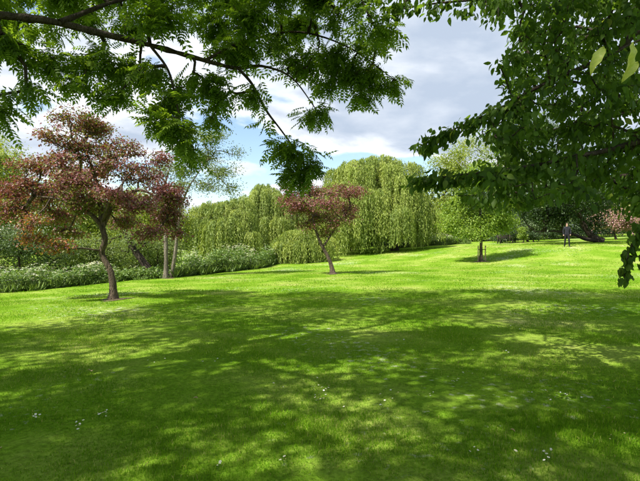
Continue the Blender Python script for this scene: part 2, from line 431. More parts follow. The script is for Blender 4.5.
# ================================================================== the setting
def make_ground():
    xs = np.concatenate([[-3000, -900, -300, -120], np.arange(-70, -30, 4.), np.arange(-30, 45, .75), np.arange(45, 101, 5.), [160, 400, 1000, 3000]])
    ys = np.concatenate([[-3000, -800, -200, -60], np.arange(-30, 0, 3.), np.arange(0, 60, .75), np.arange(60, 96, 4.), [130, 250, 700, 1800, 3500]])
    X, Y = np.meshgrid(xs, ys, indexing='ij'); Z = ground(X, Y)
    fine = (X > -40) & (X < 50) & (Y > -5) & (Y < 62)
    Z = Z + np.where(fine, .012 * (np.sin(X * 2.1 + 1.3 * np.sin(Y * .9)) + np.sin(Y * 2.6 + X * .7)), 0)
    V = np.stack([X, Y, Z], -1).reshape(-1, 3)
    i, j = np.meshgrid(np.arange(len(xs) - 1), np.arange(len(ys) - 1), indexing='ij')
    a = i * len(ys) + j
    Fq = np.stack([a, a + len(ys), a + len(ys) + 1, a + 1], -1).reshape(-1, 4)
    link('lawn', mesh_np('lawn', V, [Fq], M['lawn'], True), kind='structure', label='mown green park lawn sloping up to the right')
make_ground()

def grass():
    Vs, Fs, Ts, off = [], [], [], 0
    def band(y0, y1, dens, h, w, seg):
        nonlocal off
        wmax = y1 * .72 + .6
        n_ = int(dens * (y1 - y0) * (wmax * 2) )
        y = y0 + (y1 - y0) * rng.random(n_); x = (rng.random(n_) * 2 - 1) * wmax
        k = np.abs(x) < y * .72 + .6
        x, y = x[k], y[k]
        # tufty density
        q = np.sin(x * 3.1 + 2 * np.sin(y * 1.7)) + np.sin(y * 3.7 + 1.5 * np.sin(x * 2.3)) + .8 * np.sin(x * 9 + y * 7)
        k = rng.random(len(x)) < .72 + .14 * q
        x, y, q = x[k], y[k], q[k]
        n_ = len(x)
        z = ground(x, y)
        a = rng.random(n_) * 2 * math.pi; lean = (.25 + .75 * rng.random(n_))
        hh = h * (.5 + .8 * rng.random(n_)) * (1 + .08 * q)
        d = np.stack([np.cos(a), np.sin(a), np.zeros(n_)], -1)
        s = np.stack([-np.sin(a + rng.normal(0, .6, n_)), np.cos(a + rng.normal(0, .6, n_)), np.zeros(n_)], -1)
        ww = (w * (.6 + .8 * rng.random(n_)))[:, None]
        base = np.stack([x, y, z - .004], -1); upv = np.array([0, 0, 1.0])
        tip = base + upv * (hh * (1 - .35 * lean))[:, None] + d * (hh * lean)[:, None]
        if seg == 2:
            mid = base + upv * (hh * .62)[:, None] + d * (hh * lean * .3)[:, None]
            V = np.stack([base - s * ww / 2, base + s * ww / 2, mid + s * ww * .45, mid - s * ww * .45, tip], 1)
            f = np.array([(0, 1, 2), (0, 2, 3), (3, 2, 4)])
        else:
            V = np.stack([base - s * ww / 2, base + s * ww / 2, tip], 1); f = np.array([(0, 1, 2)])
        k_ = V.shape[1]
        Fs.append(((np.arange(n_) * k_)[:, None, None] + f[None]).reshape(-1, 3) + off)
        low = .5 * np.sin(x * .9 + 1.2 * np.sin(y * .6)) + .5 * np.sin(y * 1.1 + x * .35)
        tn = np.clip(rng.normal(.45, .2, n_) + .15 * low + .10 * np.sin(x * 3.7 + 2.2 * np.sin(y * 2.9)) * np.sin(y * 4.3 + x) + (rng.random(n_) < .05) * .5, 0, 1)
        Ts.append(np.repeat(tn, k_)); Vs.append(V.reshape(-1, 3)); off += n_ * k_
    band(2.5, 4.4, 7500, .036, .0036, 2)
    band(4.4, 8.5, 3800, .038, .0055, 1)
    band(8.5, 15, 1150, .042, .010, 1)
    band(15, 30, 250, .05, .02, 1)
    band(30, 46, 60, .05, .04, 1)
    me = mesh_np('grass', np.vstack(Vs), [np.vstack(Fs)], M['grass'], False, np.concatenate(Ts))
    link('grass', me, kind='stuff', label='short mown grass blades covering the lawn', category='grass')
grass()

# ================================================================== foreground trees
# the two crowns overhead: leaf clusters out of view, set along the sun's rays to shade the lawn
def canopy():
    n = 1150
    gx = rng.uniform(-11, 15, n); gy = rng.uniform(.5, 15.3, n)
    lim = np.interp(gx, [-12, -6, -5.1, -4.2, -2.2, 3, 10, 16], [8, 8.3, 9.3, 12.2, 14.9, 15.0, 14.6, 14]) + rng.normal(0, .25, n)
    h = rng.uniform(8, 12, n) + np.maximum(0, gy - 11) * .3
    thin = (gx > -2) & (gx < 7.5) & (gy > 5.6) & (gy < 8.6)  # thinned on purpose, letting sun through to the low ash and elm leaves
    k = (gy < lim) & (rng.random(n) < np.where(thin, np.where(gx > 2.5, .32, .5), 1))
    c = np.stack([gx, gy, np.zeros(n)], -1) + SUN[None] / SUN[2] * h[:, None]
    k &= c[:, 2] > 3.3 + .52 * np.maximum(c[:, 1], 0)
    c = c[k]
    left = c[:, 0] + rng.normal(0, .4, len(c)) < -1.2
    return c[left], c[~left]
ash_canopy, elm_canopy = canopy()

def ash_tree():
    base = B(0, 2.0); base = np.array([-7.6, 2.2, float(ground(-7.6, 2.2)) - .05])
    root = thing('ash_tree', 'big tree with feathery leaflets whose dark branch crosses the upper left', 'tree', base)
    bk = M['bark_dark']
    tp = [base, base + [.1, .05, 1.6], base + [.0, .2, 3.6], base + [.3, .4, 6], base + [.5, .6, 9], base + [.4, .9, 12]]
    v, f = tube(*catmull(tp, [.42, .34, .30, .24, .17, .08], 5), 14, 1, .12)
    link('trunk', mesh_np('trunk', v - base, f, bk, True), root)
    limbs = [
        ([base + [.0, .2, 3.3], base + [1.9, 1.4, 3.75], P(-55, 7, 4.6), P(0, 15, 4.8), P(50, 21, 5.0), P(100, 33, 5.2), P(150, 45, 5.4), P(200, 59, 5.6), P(236, 68, 5.8), P(262, 66, 6.0), P(292, 78, 6.1), P(318, 112, 6.2)],
         [.11, .06, .048, .043, .039, .036, .032, .028, .023, .017, .011, .006]),
        ([P(238, 68, 5.8), P(252, 84, 5.9), P(266, 110, 6.0), P(281, 130, 6.1), P(297, 152, 6.15), P(306, 168, 6.2)], [.02, .018, .015, .011, .008, .005]),
        ([P(205, 60, 5.6), P(250, 40, 5.9), P(300, 32, 6.2), P(350, 48, 6.4), P(395, 80, 6.5)], [.022, .018, .014, .01, .005]),
        ([P(150, 45, 5.4), P(168, 70, 5.3), P(176, 100, 5.2), P(182, 130, 5.2)], [.018, .014, .01, .006]),
        ([P(60, 22, 5.0), P(120, 0, 5.6), P(190, -15, 6.2), P(270, -10, 6.8)], [.028, .022, .016, .01]),
    ]
    roots = []
    for lp, lr in limbs:
        p, r = catmull(lp, lr, 6)
        v, f = tube(p, r * (1 + .12 * rng.normal(size=len(r)) * (r > .02)), 8, 1, .1)
        link('branch', mesh_np('branch', v - base, f, bk, True), root)
        roots.append(p[(14 if lp is limbs[0][0] else 2):])
    roots = np.vstack(roots)
    lob = []
    for i, x in enumerate(range(-60, 400, 42)):
        lob.append(lobe(x, -14 + 8 * (i % 2), 30, 16, 5.2 + .9 * ((i * 7) % 5) / 4))
        lob.append(lobe(x + 20, 14 + 8 * ((i + 1) % 2), 26, 13, 5.0 + 1.5 * ((i * 3) % 5) / 4))
    for a in [(5, 45, 22, 10, 4.9), (-6, 110, 12, 16, 4.8), (28, 88, 14, 7, 5.0), (45, 62, 20, 12, 5.2), (90, 56, 25, 13, 5.3), (78, 84, 15, 8, 5.2), (125, 66, 22, 12, 5.5),
              (112, 92, 16, 9, 5.3), (150, 76, 22, 14, 5.3), (172, 96, 20, 13, 5.3), (152, 112, 18, 12, 5.2), (176, 130, 18, 13, 5.2), (190, 150, 11, 6, 5.2),
              (205, 82, 18, 14, 5.6), (222, 96, 16, 14, 5.7), (212, 118, 9, 8, 5.7), (236, 48, 24, 12, 5.8), (280, 44, 26, 12, 6.2), (300, 62, 24, 14, 6.2),
              (332, 58, 24, 14, 6.4), (330, 82, 22, 10, 6.4), (360, 74, 22, 13, 6.5), (362, 96, 15, 7, 6.5), (390, 84, 18, 9, 6.6), (372, 44, 22, 12, 6.4),
              (318, 112, 18, 9, 6.2), (268, 122, 8, 6, 6.0), (286, 148, 14, 10, 6.1), (306, 156, 15, 9, 6.2), (296, 172, 18, 8, 6.2), (316, 168, 10, 8, 6.2), (255, 92, 14, 8, 5.9)]:
        lob.append(lobe(*a))
    cl, idx = sample_lobes(lob, 760, .9)
    nodes, par, cnt, order = grow(roots, cl, .3)
    v, f = twig_mesh(nodes, par, cnt, len(roots), .0035, .02, 5, .18, .55)
    link('twigs', mesh_np('twigs', v - base, f, bk, True), root, kind='stuff')
    # compound leaves
    variants = [pinnate(5, .32, .13), pinnate(6, .29, .115), pinnate(4, .33, .14)]
    nl = 8
    tgt = np.repeat(cl, nl, 0); n_ = len(tgt)
    pd = norm(cl - nodes[par[len(roots):]]); pd = np.repeat(pd, nl, 0)
    ang = rng.normal(size=(n_, 3)); ang[:, 2] *= .5
    d = norm(norm(ang) + pd * .7 + np.array([0, 0, -.35]))
    pos = tgt + norm(rng.normal(size=(n_, 3))) * (.16 * rng.random(n_))[:, None] - pd * (.12 * rng.random(n_))[:, None]
    nrm = norm(np.array([0, 0, 1.0]) + rng.normal(size=(n_, 3)) * .35)
    L = .145 + .10 * rng.random(n_)
    # the 300 that show largest become leaf parts of their own
    px = 320 + pos[:, 0] / pos[:, 1] * F; py = 240.5 - (pos[:, 2] - CZ) / pos[:, 1] * F
    vis = (px > 5) & (px < 635) & (py > 8) & (py < 300)
    score = np.where(vis, L / pos[:, 1] + .02 * (py / 240), -1)
    big = np.zeros(n_, bool); big[np.argsort(-score)[:300]] = True
    meshes = [mesh_np('leaf', v_, [f_], M['ash_obj']) for v_, f_ in variants]
    from mathutils import Matrix
    for q in np.where(big)[0]:
        dd = d[q]; s = norm(np.cross(dd, nrm[q])); nn = np.cross(s, dd)
        o = bpy.data.objects.new('leaf', meshes[q % 3]); col.objects.link(o); o.parent = root
        Lq = L[q]; p = pos[q] - base
        o.matrix_local = Matrix(((s[0] * Lq, dd[0] * Lq, nn[0] * Lq, p[0]), (s[1] * Lq, dd[1] * Lq, nn[1] * Lq, p[1]), (s[2] * Lq, dd[2] * Lq, nn[2] * Lq, p[2]), (0, 0, 0, 1)))
    parts, tn = [], []
    for vi in range(3):
        k = (~big) & (np.arange(n_) % 3 == vi)
        V, Fc = leaf_cloud(pos[k], d[k], nrm[k], L[k], L[k], variants[vi])
        parts.append((V, [Fc])); tn.append(np.repeat(np.clip(rng.normal(.45, .22, k.sum()), 0, 1), len(variants[vi][0])))
    V, Fs = join(parts)
    link('foliage', mesh_np('foliage', V - base, Fs, M['ash'], False, np.concatenate(tn)), root, kind='stuff')
    # the high crown above the picture that shades the lawn
    cl = ash_canopy
    roots = catmull(tp, [1] * len(tp), 6)[0][14:]
    nodes, par, cnt, order = grow(roots, cl, .3)
    v, f = twig_mesh(nodes, par, cnt, len(roots), .009, .12, 5, .15, .5)
    link('twigs', mesh_np('twigs', v - base, f, bk, True), root, kind='stuff')
    V, Fc, pos, k = crown_leaves(cl, 135 * len(cl), .40, .185, .085, np.array([-6, 3, 9.]))
    link('crown', mesh_np('crown', V - base, [Fc], M['ash'], False, np.repeat(np.clip(rng.normal(.45, .2, len(pos)), 0, 1), 4)), root, kind='stuff')
ash_tree()

def elm_tree():
    base = np.array([6.6, 2.8, float(ground(6.6, 2.8)) - .05])
    root = thing('elm_tree', 'tree with broad dark leaves hanging in from the right edge', 'tree', base)
    bk = M['bark_dark']
    tp = [base, base + [-.1, .1, 1.5], base + [-.15, .2, 3.2], base + [0, .3, 5.5], base + [.2, .4, 8], base + [.3, .3, 11]]
    v, f = tube(*catmull(tp, [.38, .32, .27, .22, .16, .07], 5), 14, 1, .12)
    link('trunk', mesh_np('trunk', v - base, f, bk, True), root)
    t_ = lambda z: base + np.array([-.13, .2, z])
    limbs = [
        ([t_(2.6), P(720, 130, 4.1), P(600, 152, 4.2), P(530, 166, 4.3), P(460, 175, 4.4), P(412, 181, 4.5)], [.06, .035, .022, .014, .008, .004]),
        ([t_(3.1), P(720, 0, 4.2), P(610, 55, 4.4), P(540, 86, 4.5), P(497, 110, 4.6), P(452, 130, 4.7), P(420, 146, 4.8)], [.06, .04, .026, .018, .012, .007, .004]),
        ([t_(3.9), P(740, -70, 4.2), P(600, -25, 4.5), P(500, -4, 4.8), P(430, 4, 5.0), P(386, 12, 5.2)], [.06, .04, .026, .016, .009, .004]),
        ([t_(2.0), P(720, 195, 3.9), P(652, 218, 4.0), P(630, 250, 4.0), P(624, 278, 4.0)], [.04, .022, .012, .007, .004]),
        ([t_(2.4), P(740, 160, 5.2), P(610, 178, 5.5), P(520, 192, 5.6), P(458, 196, 5.7)], [.05, .034, .02, .012, .005]),
        ([t_(3.6), P(720, -20, 5.0), P(590, 36, 5.2), P(525, 62, 5.3), P(502, 84, 5.3)], [.06, .04, .022, .012, .005]),
        ([t_(3.0), P(740, 90, 5.6), P(640, 110, 5.9), P(560, 128, 6.0), P(500, 146, 6.1)], [.06, .04, .025, .014, .006]),
        ([t_(1.9), P(900, 60, 1.9), P(690, 26, 1.35), P(640, 40, 1.3), P(616, 52, 1.28)], [.022, .009, .004, .003, .002]),
    ]
    roots = []
    for q, (lp, lr) in enumerate(limbs):
        p, r = catmull(lp, lr, 6)
        v, f = tube(p, r, 7, 1, .1)
        link('branch', mesh_np('branch', v - base, f, bk, True), root)
        if q < 7: roots.append(p[7:])
    roots = np.vstack(roots)
    lob = []
    def row(y, x0, x1, rx, ry, st=36):
        for i, x in enumerate(np.arange(x0, x1, st)):
            for d in ((4.2, 5.2, 6.2) if y > 100 else (4.2, 5.2, 6.2, 7.2)):
                lob.append(lobe(x + rng.normal() * 5, y + rng.normal() * 4, rx, ry, d + rng.normal() * .25, .35))
    row(-22, 410, 690, 24, 13); row(2, 500, 690, 22, 12); row(28, 526, 690, 20, 14); row(55, 524, 690, 18, 14); row(82, 524, 690, 18, 13)
    row(108, 518, 690, 18, 12); row(130, 500, 690, 20, 11); row(152, 506, 690, 20, 11); row(172, 492, 690, 20, 9); row(190, 512, 690, 18, 9)
    row(199, 490, 560, 16, 4); row(206, 625, 690, 18, 9)
    for a in [(640, 232, 12, 10, 4), (634, 258, 8, 12, 4), (650, 250, 12, 16, 4.1), (470, 126, 14, 4, 4.65), (436, 136, 9, 3, 4.75), (440, 178, 22, 3, 4.45), (480, 176, 20, 5, 4.4), (440, 4, 26, 5, 5.0), (400, 8, 12, 5, 5.15),
              (470, 8, 16, 10, 5.0), (500, 20, 10, 8, 4.8), (478, 194, 18, 4, 5.7)]:
        lob.append(lobe(*a, .18))
    cl, idx = sample_lobes(lob, 1640, .9)
    nodes, par, cnt, order = grow(roots, cl, .3)
    nr = len(roots)
    v, f = twig_mesh(nodes, par, cnt, nr, .0022, .016, 5, .05, .55)
    link('twigs', mesh_np('twigs', v - base, f, bk, True), root, kind='stuff')
    # alternate leaves hanging along every twig
    nl = 13
    a = nodes[par[nr:]]; b = cl; n0 = len(b)
    tt = rng.random((n0, nl)) ** .7
    axis = norm(b - a)
    pos = a[:, None] + (b - a)[:, None] * tt[..., None] + axis[:, None] * (.06 * rng.random((n0, nl)))[..., None]
    pos = pos.reshape(-1, 3) + rng.normal(size=(n0 * nl, 3)) * .05
    ax = np.repeat(axis, nl, 0)
    # leaves along the long limbs
    for lp, lr in limbs[:7]:
        p, r = catmull(lp, lr, 14); p = p[len(p) // 3:]
        q = np.repeat(p, 3, 0); pos = np.vstack([pos, q + rng.normal(size=q.shape) * .03]); ax = np.vstack([ax, np.repeat(norm(np.gradient(p, axis=0)), 3, 0)])
    for lp, lr in limbs[:2]:                       # the two long sprays are thickly hung to their tips
        p, r = catmull(lp, lr, 26); p = p[int(len(p) * .55):]
        q = np.repeat(p, 5, 0); pos = np.vstack([pos, q + rng.normal(size=q.shape) * [.05, .06, .03] - [0, 0, .02]]); ax = np.vstack([ax, np.repeat(norm(np.gradient(p, axis=0)), 5, 0)])
    from mathutils import kdtree
    kd = kdtree.KDTree(len(pos))
    for q, p in enumerate(pos): kd.insert(p, q)
    kd.balance()
    keep = np.array([len(kd.find_n(p, 6)) and kd.find_n(p, 6)[-1][2] < .13 for p in pos])
    pos, ax = pos[keep], ax[keep]
    n_ = len(pos)
    d = norm(ax * .6 + rng.normal(size=(n_, 3)) * .5 + np.array([0, 0, -1.05]))
    nrm = norm(rng.normal(size=(n_, 3)) * .75 + np.array([0, 0, .6]))
    L = .042 + .055 * rng.random(n_) ** .8; W = L * (.44 + .18 * rng.random(n_))
    px = 320 + pos[:, 0] / pos[:, 1] * F; py = 240.5 - (pos[:, 2] - CZ) / pos[:, 1] * F
    edge = np.minimum(1, np.maximum(0, (560 - px) / 120)) + (py > 215)
    score = np.where((px > 380) & (px < 636) & (py > 3) & (py < 300), L / pos[:, 1] * 50 + edge * .8, -1)
    big = np.zeros(n_, bool); big[np.argsort(-score)[:296]] = True
    from mathutils import Matrix
    tv, tf = T_BROAD
    v1 = tv * np.array([.58, 1, 1]); v2 = v1.copy(); v2[:, 2] -= .18 * v2[:, 1] ** 2; v2[:, 0] *= 1.1; v3 = v1.copy(); v3[:, 2] += .35 * v3[:, 0] ** 2 * 2 - .3 * v3[:, 1] ** 3; v3[:, 0] += .08 * v3[:, 1] ** 2; v3[:, 0] *= .9
    meshes = [mesh_np('leaf', v1, [tf], M['elm_obj'], True), mesh_np('leaf', v2, [tf], M['elm_obj'], True), mesh_np('leaf', v3, [tf], M['elm_obj'], True)]
    def put(me, p, dd, nm, Lq, **kw):
        s = norm(np.cross(dd, nm)); nn = np.cross(s, dd); p = p - base
        o = bpy.data.objects.new('leaf', me); col.objects.link(o); o.parent = root
        o.matrix_local = Matrix(((s[0] * Lq, dd[0] * Lq, nn[0] * Lq, p[0]), (s[1] * Lq, dd[1] * Lq, nn[1] * Lq, p[1]), (s[2] * Lq, dd[2] * Lq, nn[2] * Lq, p[2]), (0, 0, 0, 1)))
        for k_, v_ in kw.items(): o[k_] = v_
    for q in np.where(big)[0]: put(meshes[q % 3], pos[q], d[q], nrm[q], L[q])
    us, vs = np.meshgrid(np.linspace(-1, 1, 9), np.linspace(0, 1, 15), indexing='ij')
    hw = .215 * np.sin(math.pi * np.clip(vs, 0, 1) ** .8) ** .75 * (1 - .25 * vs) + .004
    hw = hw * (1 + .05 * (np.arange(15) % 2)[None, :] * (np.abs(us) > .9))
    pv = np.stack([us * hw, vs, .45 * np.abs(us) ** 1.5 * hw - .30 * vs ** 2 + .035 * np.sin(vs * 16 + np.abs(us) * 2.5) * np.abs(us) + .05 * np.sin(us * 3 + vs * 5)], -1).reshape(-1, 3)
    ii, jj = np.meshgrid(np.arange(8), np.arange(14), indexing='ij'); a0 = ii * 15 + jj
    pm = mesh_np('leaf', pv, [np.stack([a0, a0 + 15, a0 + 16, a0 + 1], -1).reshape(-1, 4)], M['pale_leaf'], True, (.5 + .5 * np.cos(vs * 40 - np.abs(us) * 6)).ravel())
    put(pm, P(604, 47, 1.27), norm(np.array([-.5, .1, -.85])), norm(np.array([-.55, -.7, .35])), .072, label='pale yellow green leaf close by at the top right')
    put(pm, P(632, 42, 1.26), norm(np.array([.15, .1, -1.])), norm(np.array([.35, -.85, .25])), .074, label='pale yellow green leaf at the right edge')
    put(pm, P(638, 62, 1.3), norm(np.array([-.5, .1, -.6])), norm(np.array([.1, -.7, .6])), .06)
    for q in range(14):
        u_ = rng.random(); put(meshes[q % 3], P(640 + 60 * u_, 38 - 12 * u_ + rng.normal() * 3, 1.32), norm(rng.normal(size=3) * .5 + np.array([-.2, 0, -.9])), norm(rng.normal(size=3) * .5 + np.array([0, -.5, .7])), .05 + .03 * rng.random())
    k = ~big
    V, Fc = leaf_cloud(pos[k], d[k], nrm[k], L[k], W[k], T_BROAD)
    link('foliage', mesh_np('foliage', V - base, [Fc], M['elm'], True, np.repeat(np.clip(rng.normal(.42, .22, k.sum()), 0, 1), len(tv))), root, kind='stuff')
    cl = elm_canopy
    roots = catmull(tp, [1] * len(tp), 6)[0][14:]
    nodes, par, cnt, order = grow(roots, cl, .3)
    v, f = twig_mesh(nodes, par, cnt, len(roots), .011, .13, 5, .15, .5)
    link('twigs', mesh_np('twigs', v - base, f, bk, True), root, kind='stuff')
    V, Fc, pos, k = crown_leaves(cl, 150 * len(cl), .40, .14, .10, np.array([6, 4, 8.]))
    link('crown', mesh_np('crown', V - base, [Fc], M['elm'], False, np.repeat(np.clip(rng.normal(.45, .2, len(pos)), 0, 1), 4)), root, kind='stuff')
elm_tree()

# ================================================================== purple trees
def purple_tint(orange_lobes, green):
    def f(pos, cen, k, lb):
        c = pos - cen
        # inner and lower leaves of these trees are bronze green, the outer ones purple
        r = np.sqrt((c[:, 0] / np.abs(c[:, 0]).max()) ** 2 + (c[:, 1] / np.abs(c[:, 1]).max()) ** 2)
        zz = c[:, 2] / np.abs(c[:, 2]).max()
        g = rng.random(len(pos)) < np.clip(green * (1.15 - r * 1.2) + .22 * (zz < -.15) , 0.03, .85)
        t_ = np.where(g, .68 + .2 * rng.random(len(pos)), np.clip(rng.normal(.34, .17, len(pos)), 0, .62))
        if orange_lobes: t_ = np.where(np.isin(lb, orange_lobes) & (rng.random(len(pos)) < .3), .93 + .07 * rng.random(len(pos)), t_)
        return t_
    return f
lob = [lobe(*a) for a in [(74, 118, 22, 10, 14.2), (96, 130, 24, 11, 14.8), (58, 135, 20, 9, 13.6), (122, 150, 22, 11, 14.4), (36, 166, 24, 9, 14.3), (56, 160, 22, 9, 13.2),
       (22, 188, 20, 12, 14.0), (12, 212, 15, 15, 13.8), (46, 198, 24, 12, 15.2), (76, 180, 24, 10, 13.0), (92, 172, 22, 10, 15.6), (110, 195, 22, 9, 12.6),
       (142, 176, 22, 11, 14.6), (160, 188, 18, 12, 13.6), (168, 214, 16, 14, 14.4), (176, 228, 9, 10, 14.2), (140, 206, 20, 11, 12.8), (128, 222, 18, 8, 15.4),
       (150, 232, 18, 8, 13.4), (30, 222, 16, 9, 13.0), (62, 216, 18, 9, 15.6), (34, 238, 12, 7, 14.4), (58, 246, 14, 6, 13.4),
       (84, 205, 22, 12, 14), (120, 200, 20, 12, 14), (66, 190, 20, 12, 14), (104, 160, 20, 12, 14), (80, 150, 16, 12, 14), (130, 165, 14, 10, 13.4), (172, 196, 12, 14, 14.2), (10, 196, 14, 10, 14.6), (70, 232, 16, 7, 14.6), (160, 160, 10, 8, 14)]]
make_tree('purple_tree', 'larger purple leaved tree with twisting trunk at the left', 'tree', B(113, 14),
          [P(113, 286, 14), P(110, 270, 14), P(102, 254, 14.02), P(105, 240, 13.95), P(102, 226, 14), P(100, 205, 14.1), P(96, 180, 14.2), P(86, 150, 14.2)],
          [.112, .095, .088, .085, .085, .082, .062, .045, .028], lob, 660, 42000, .14, .076, .046, M['purple'], M['bark_brown'], purple_tint([19, 21, 22], .5), r0=.007, rmax=.06,
          limbs=[([P(103, 228, 14), P(90, 214, 13.9), P(62, 200, 13.8), P(34, 196, 13.9)], [.075, .06, .04, .02]),
                 ([P(103, 226, 14), P(114, 205, 14.1), P(138, 190, 14.2), P(162, 200, 14.1)], [.08, .06, .045, .02]),
                 ([P(102, 222, 14), P(112, 198, 13.4), P(124, 182, 12.9)], [.06, .045, .02])],
          group='purple leaved trees on the lawn', flat=.5, shell=.5)
lob = [lobe(*a) for a in [(298, 194, 13, 5, 25), (316, 192, 12, 5, 25.6), (333, 193, 12, 6, 24.5), (350, 193, 10, 6, 25), (324, 204, 18, 7, 24.2), (344, 208, 14, 7, 25.6), (304, 210, 15, 7, 25.2),
       (296, 204, 8, 6, 24.6), (350, 214, 8, 6, 25), (320, 218, 14, 7, 25.8), (335, 221, 12, 6, 24.6), (310, 226, 12, 5, 25), (324, 232, 10, 4, 25.3), (290, 188, 6, 3, 25), (306, 186, 7, 3, 24.6), (340, 187, 7, 3, 25), (357, 190, 6, 4, 25.4), (286, 200, 5, 4, 25)]]
make_tree('purple_tree', 'smaller purple leaved tree with leaning trunk in front of the willows', 'tree', B(333, 25),
          [P(331, 265, 25), P(327, 255, 25), P(322, 246, 25), P(317, 234, 25), P(313, 220, 25), P(310, 205, 25)],
          [.12, .10, .09, .08, .07, .05, .03], lob, 260, 13000, .2, .10, .06, M['purple'], M['bark_brown'], purple_tint([], .5), r0=.009, rmax=.07,
          limbs=[([P(323, 247, 25), P(333, 232, 25.2), P(344, 215, 25.2)], [.06, .045, .02])], group='purple leaved trees on the lawn', flat=.55, shell=.55)

# ================================================================== staked young tree
lob = [lobe(*a) for a in [(480, 192, 26, 18, 32), (460, 208, 20, 16, 32.5), (498, 206, 18, 14, 31.5), (480, 220, 24, 12, 32), (452, 220, 14, 11, 32), (504, 222, 12, 8, 32.5), (468, 182, 14, 12, 31), (494, 184, 14, 12, 33), (480, 172, 12, 9, 32), (460, 231, 14, 6, 31.4), (498, 231, 11, 5, 32.6), (478, 233, 14, 4, 31)]]
sap = make_tree('staked_tree', 'round bright green young tree tied between wooden stakes', 'tree', B(481, 32),
          [P(481, 250, 32), P(481, 236, 32), P(480, 220, 32), P(480, 195, 32)], [.12, .10, .09, .07, .03], lob, 300, 27000, .24, .125, .08, M['lime'], M['bark_brown'], r0=.008, rmax=.06)
sb = np.array(sap.location)
for k, (ox, oy) in enumerate([(-.24, -.12), (.25, -.1), (.02, .26)]):
    a = np.array([ox, oy, 0.0]); z0 = float(ground(sb[0] + ox, sb[1] + oy)) - sb[2] - .1
    h = 1.12 + .08 * rng.random()
    v, f = tube([a + [0, 0, z0], a + [.01, 0, z0 + .5], a + [.02, .01, z0 + h]], [.04, .038, .036], 8, 2, .05)
    link('stake', mesh_np('stake', v, f, M['stake'], True), sap)
v, f = tube([np.array([-.25, -.15, .85]), np.array([0, -.12, .83]), np.array([.27, -.13, .85])], [.02, .02, .02], 6, 2)
link('tie', mesh_np('tie', v, f, M['bark_dark'], True), sap)

# ================================================================== weeping willows
def willow(label, base, trunk, trunk_r, domes, nstr, mat, leafL=.16, leafW=.032, lean=0.0, ymin=.15, dens=9.0):
    root = thing('weeping_willow', label, 'tree', base, 'weeping willows')
    tp, tr = catmull([np.array(base)] + trunk, trunk_r, 5)
    v, f = tube(tp, tr, 9, 1, .15)
    link('trunk', mesh_np('trunk', v - base, f, M['bark_dark'], True), root)
    D = []                                                  # centre, radii, hang length; every dome broken into smaller ones
    for dm_ in domes:
        dm_ = np.array(dm_)
        D.append(dm_ * [1, 1, 1, .85, .85, .85, 1])
        for _ in range(7):
            u_ = norm(rng.normal(size=3)); u_[2] = abs(u_[2]) * .8; q_ = .28 + .22 * rng.random()
            D.append(np.r_[dm_[:3] + u_ * dm_[3:6] * (1 - q_ * .6), dm_[3:6] * q_ * [1, 1, .8], dm_[6] * (.8 + .6 * rng.random())])
    D = np.array(D)
    w = (D[:, 3] * D[:, 5]); w = w / w.sum()
    idx = rng.choice(len(D), nstr, p=w)
    u = norm(rng.normal(size=(nstr, 3))); u[:, 2] = np.abs(u[:, 2]) * .9 + .05; u = norm(u)
    # strands gather into tresses
    st = D[idx, :3] + u * D[idx, 3:6] * (.72 + .3 * rng.random((nstr, 1)))
    tress = rng.integers(0, max(20, nstr // 14), nstr)
    tc_ = np.array([st[rng.integers(nstr)] for _ in range(tress.max() + 1)])
    near = np.argmin(((st[:, None] - tc_[None]) ** 2).sum(-1), 1)
    st = st * .5 + tc_[near] * .5
    gl = (.55 + .75 * rng.random(len(tc_)))[near]
    ln = D[idx, 6] * 1.25 * gl * (.7 + .45 * rng.random(nstr))
    gz = ground(st[:, 0], st[:, 1])
    ln = np.minimum(ln, st[:, 2] - gz - ymin * rng.random(len(tc_))[near] - .2 * ymin * rng.random(nstr))
    ln = np.maximum(ln, .5)
    # limbs to the domes and to tress heads
    nodes, par, cnt, order = grow(tp[len(tp) // 2:], tc_[::3], .4)
    v, f = twig_mesh(nodes, par, cnt, len(tp) - len(tp) // 2, .013, .14, 4, .03)
    v[:, 2] -= .25
    link('twigs', mesh_np('twigs', v - base, f, M['bark_dark'], True), root, kind='stuff')
    nl = np.maximum((ln * dens).astype(int), 5); tot = nl.sum()
    sid = np.repeat(np.arange(nstr), nl)
    k = np.arange(tot) - np.repeat(np.cumsum(nl) - nl, nl)
    tt = (k + rng.random(tot)) / nl[sid]
    out = u[sid] * np.array([1, 1, 0]); 
    arch = .55 * (1 - np.exp(-tt * ln[sid] * 1.6))
    ph = rng.random(nstr) * 6
    pos = st[sid] + out * arch[:, None] + np.array([0, 0, -1.0]) * (tt * ln[sid])[:, None]
    pos[:, 2] += .22 * np.sin(np.clip(tt * ln[sid] * 2, 0, math.pi)) * 1.0
    pos[:, 0] += .07 * np.sin(tt * ln[sid] * 2 + ph[sid]) + rng.normal(size=tot) * .035; pos[:, 1] += rng.normal(size=tot) * .05
    d = norm(np.array([0, 0, -1.0]) + rng.normal(size=(tot, 3)) * .27 + out * .1)
    nrm = norm(rng.normal(size=(tot, 3)) * .6 + u[sid] + np.array([0, 0, .25]))
    s = .7 + .6 * rng.random(tot)
    V, Fc = leaf_cloud(pos, d, nrm, leafL * s * 1.3, leafW * s * 1.55, T_QUAD)
    tn = np.clip(rng.normal(.5, .13, tot) + (rng.random(len(tc_)) - .5)[near][sid] * .6 + (rng.random(nstr) - .5)[sid] * .2, 0, 1)
    link('crown', mesh_np('crown', V - base, [Fc], mat, False, np.repeat(tn, 4)), root)
    return root
def dome(px, py, rx, ry, d, hang, rd=None):
    return (*lobe(px, py, rx, ry, d, rd), hang)
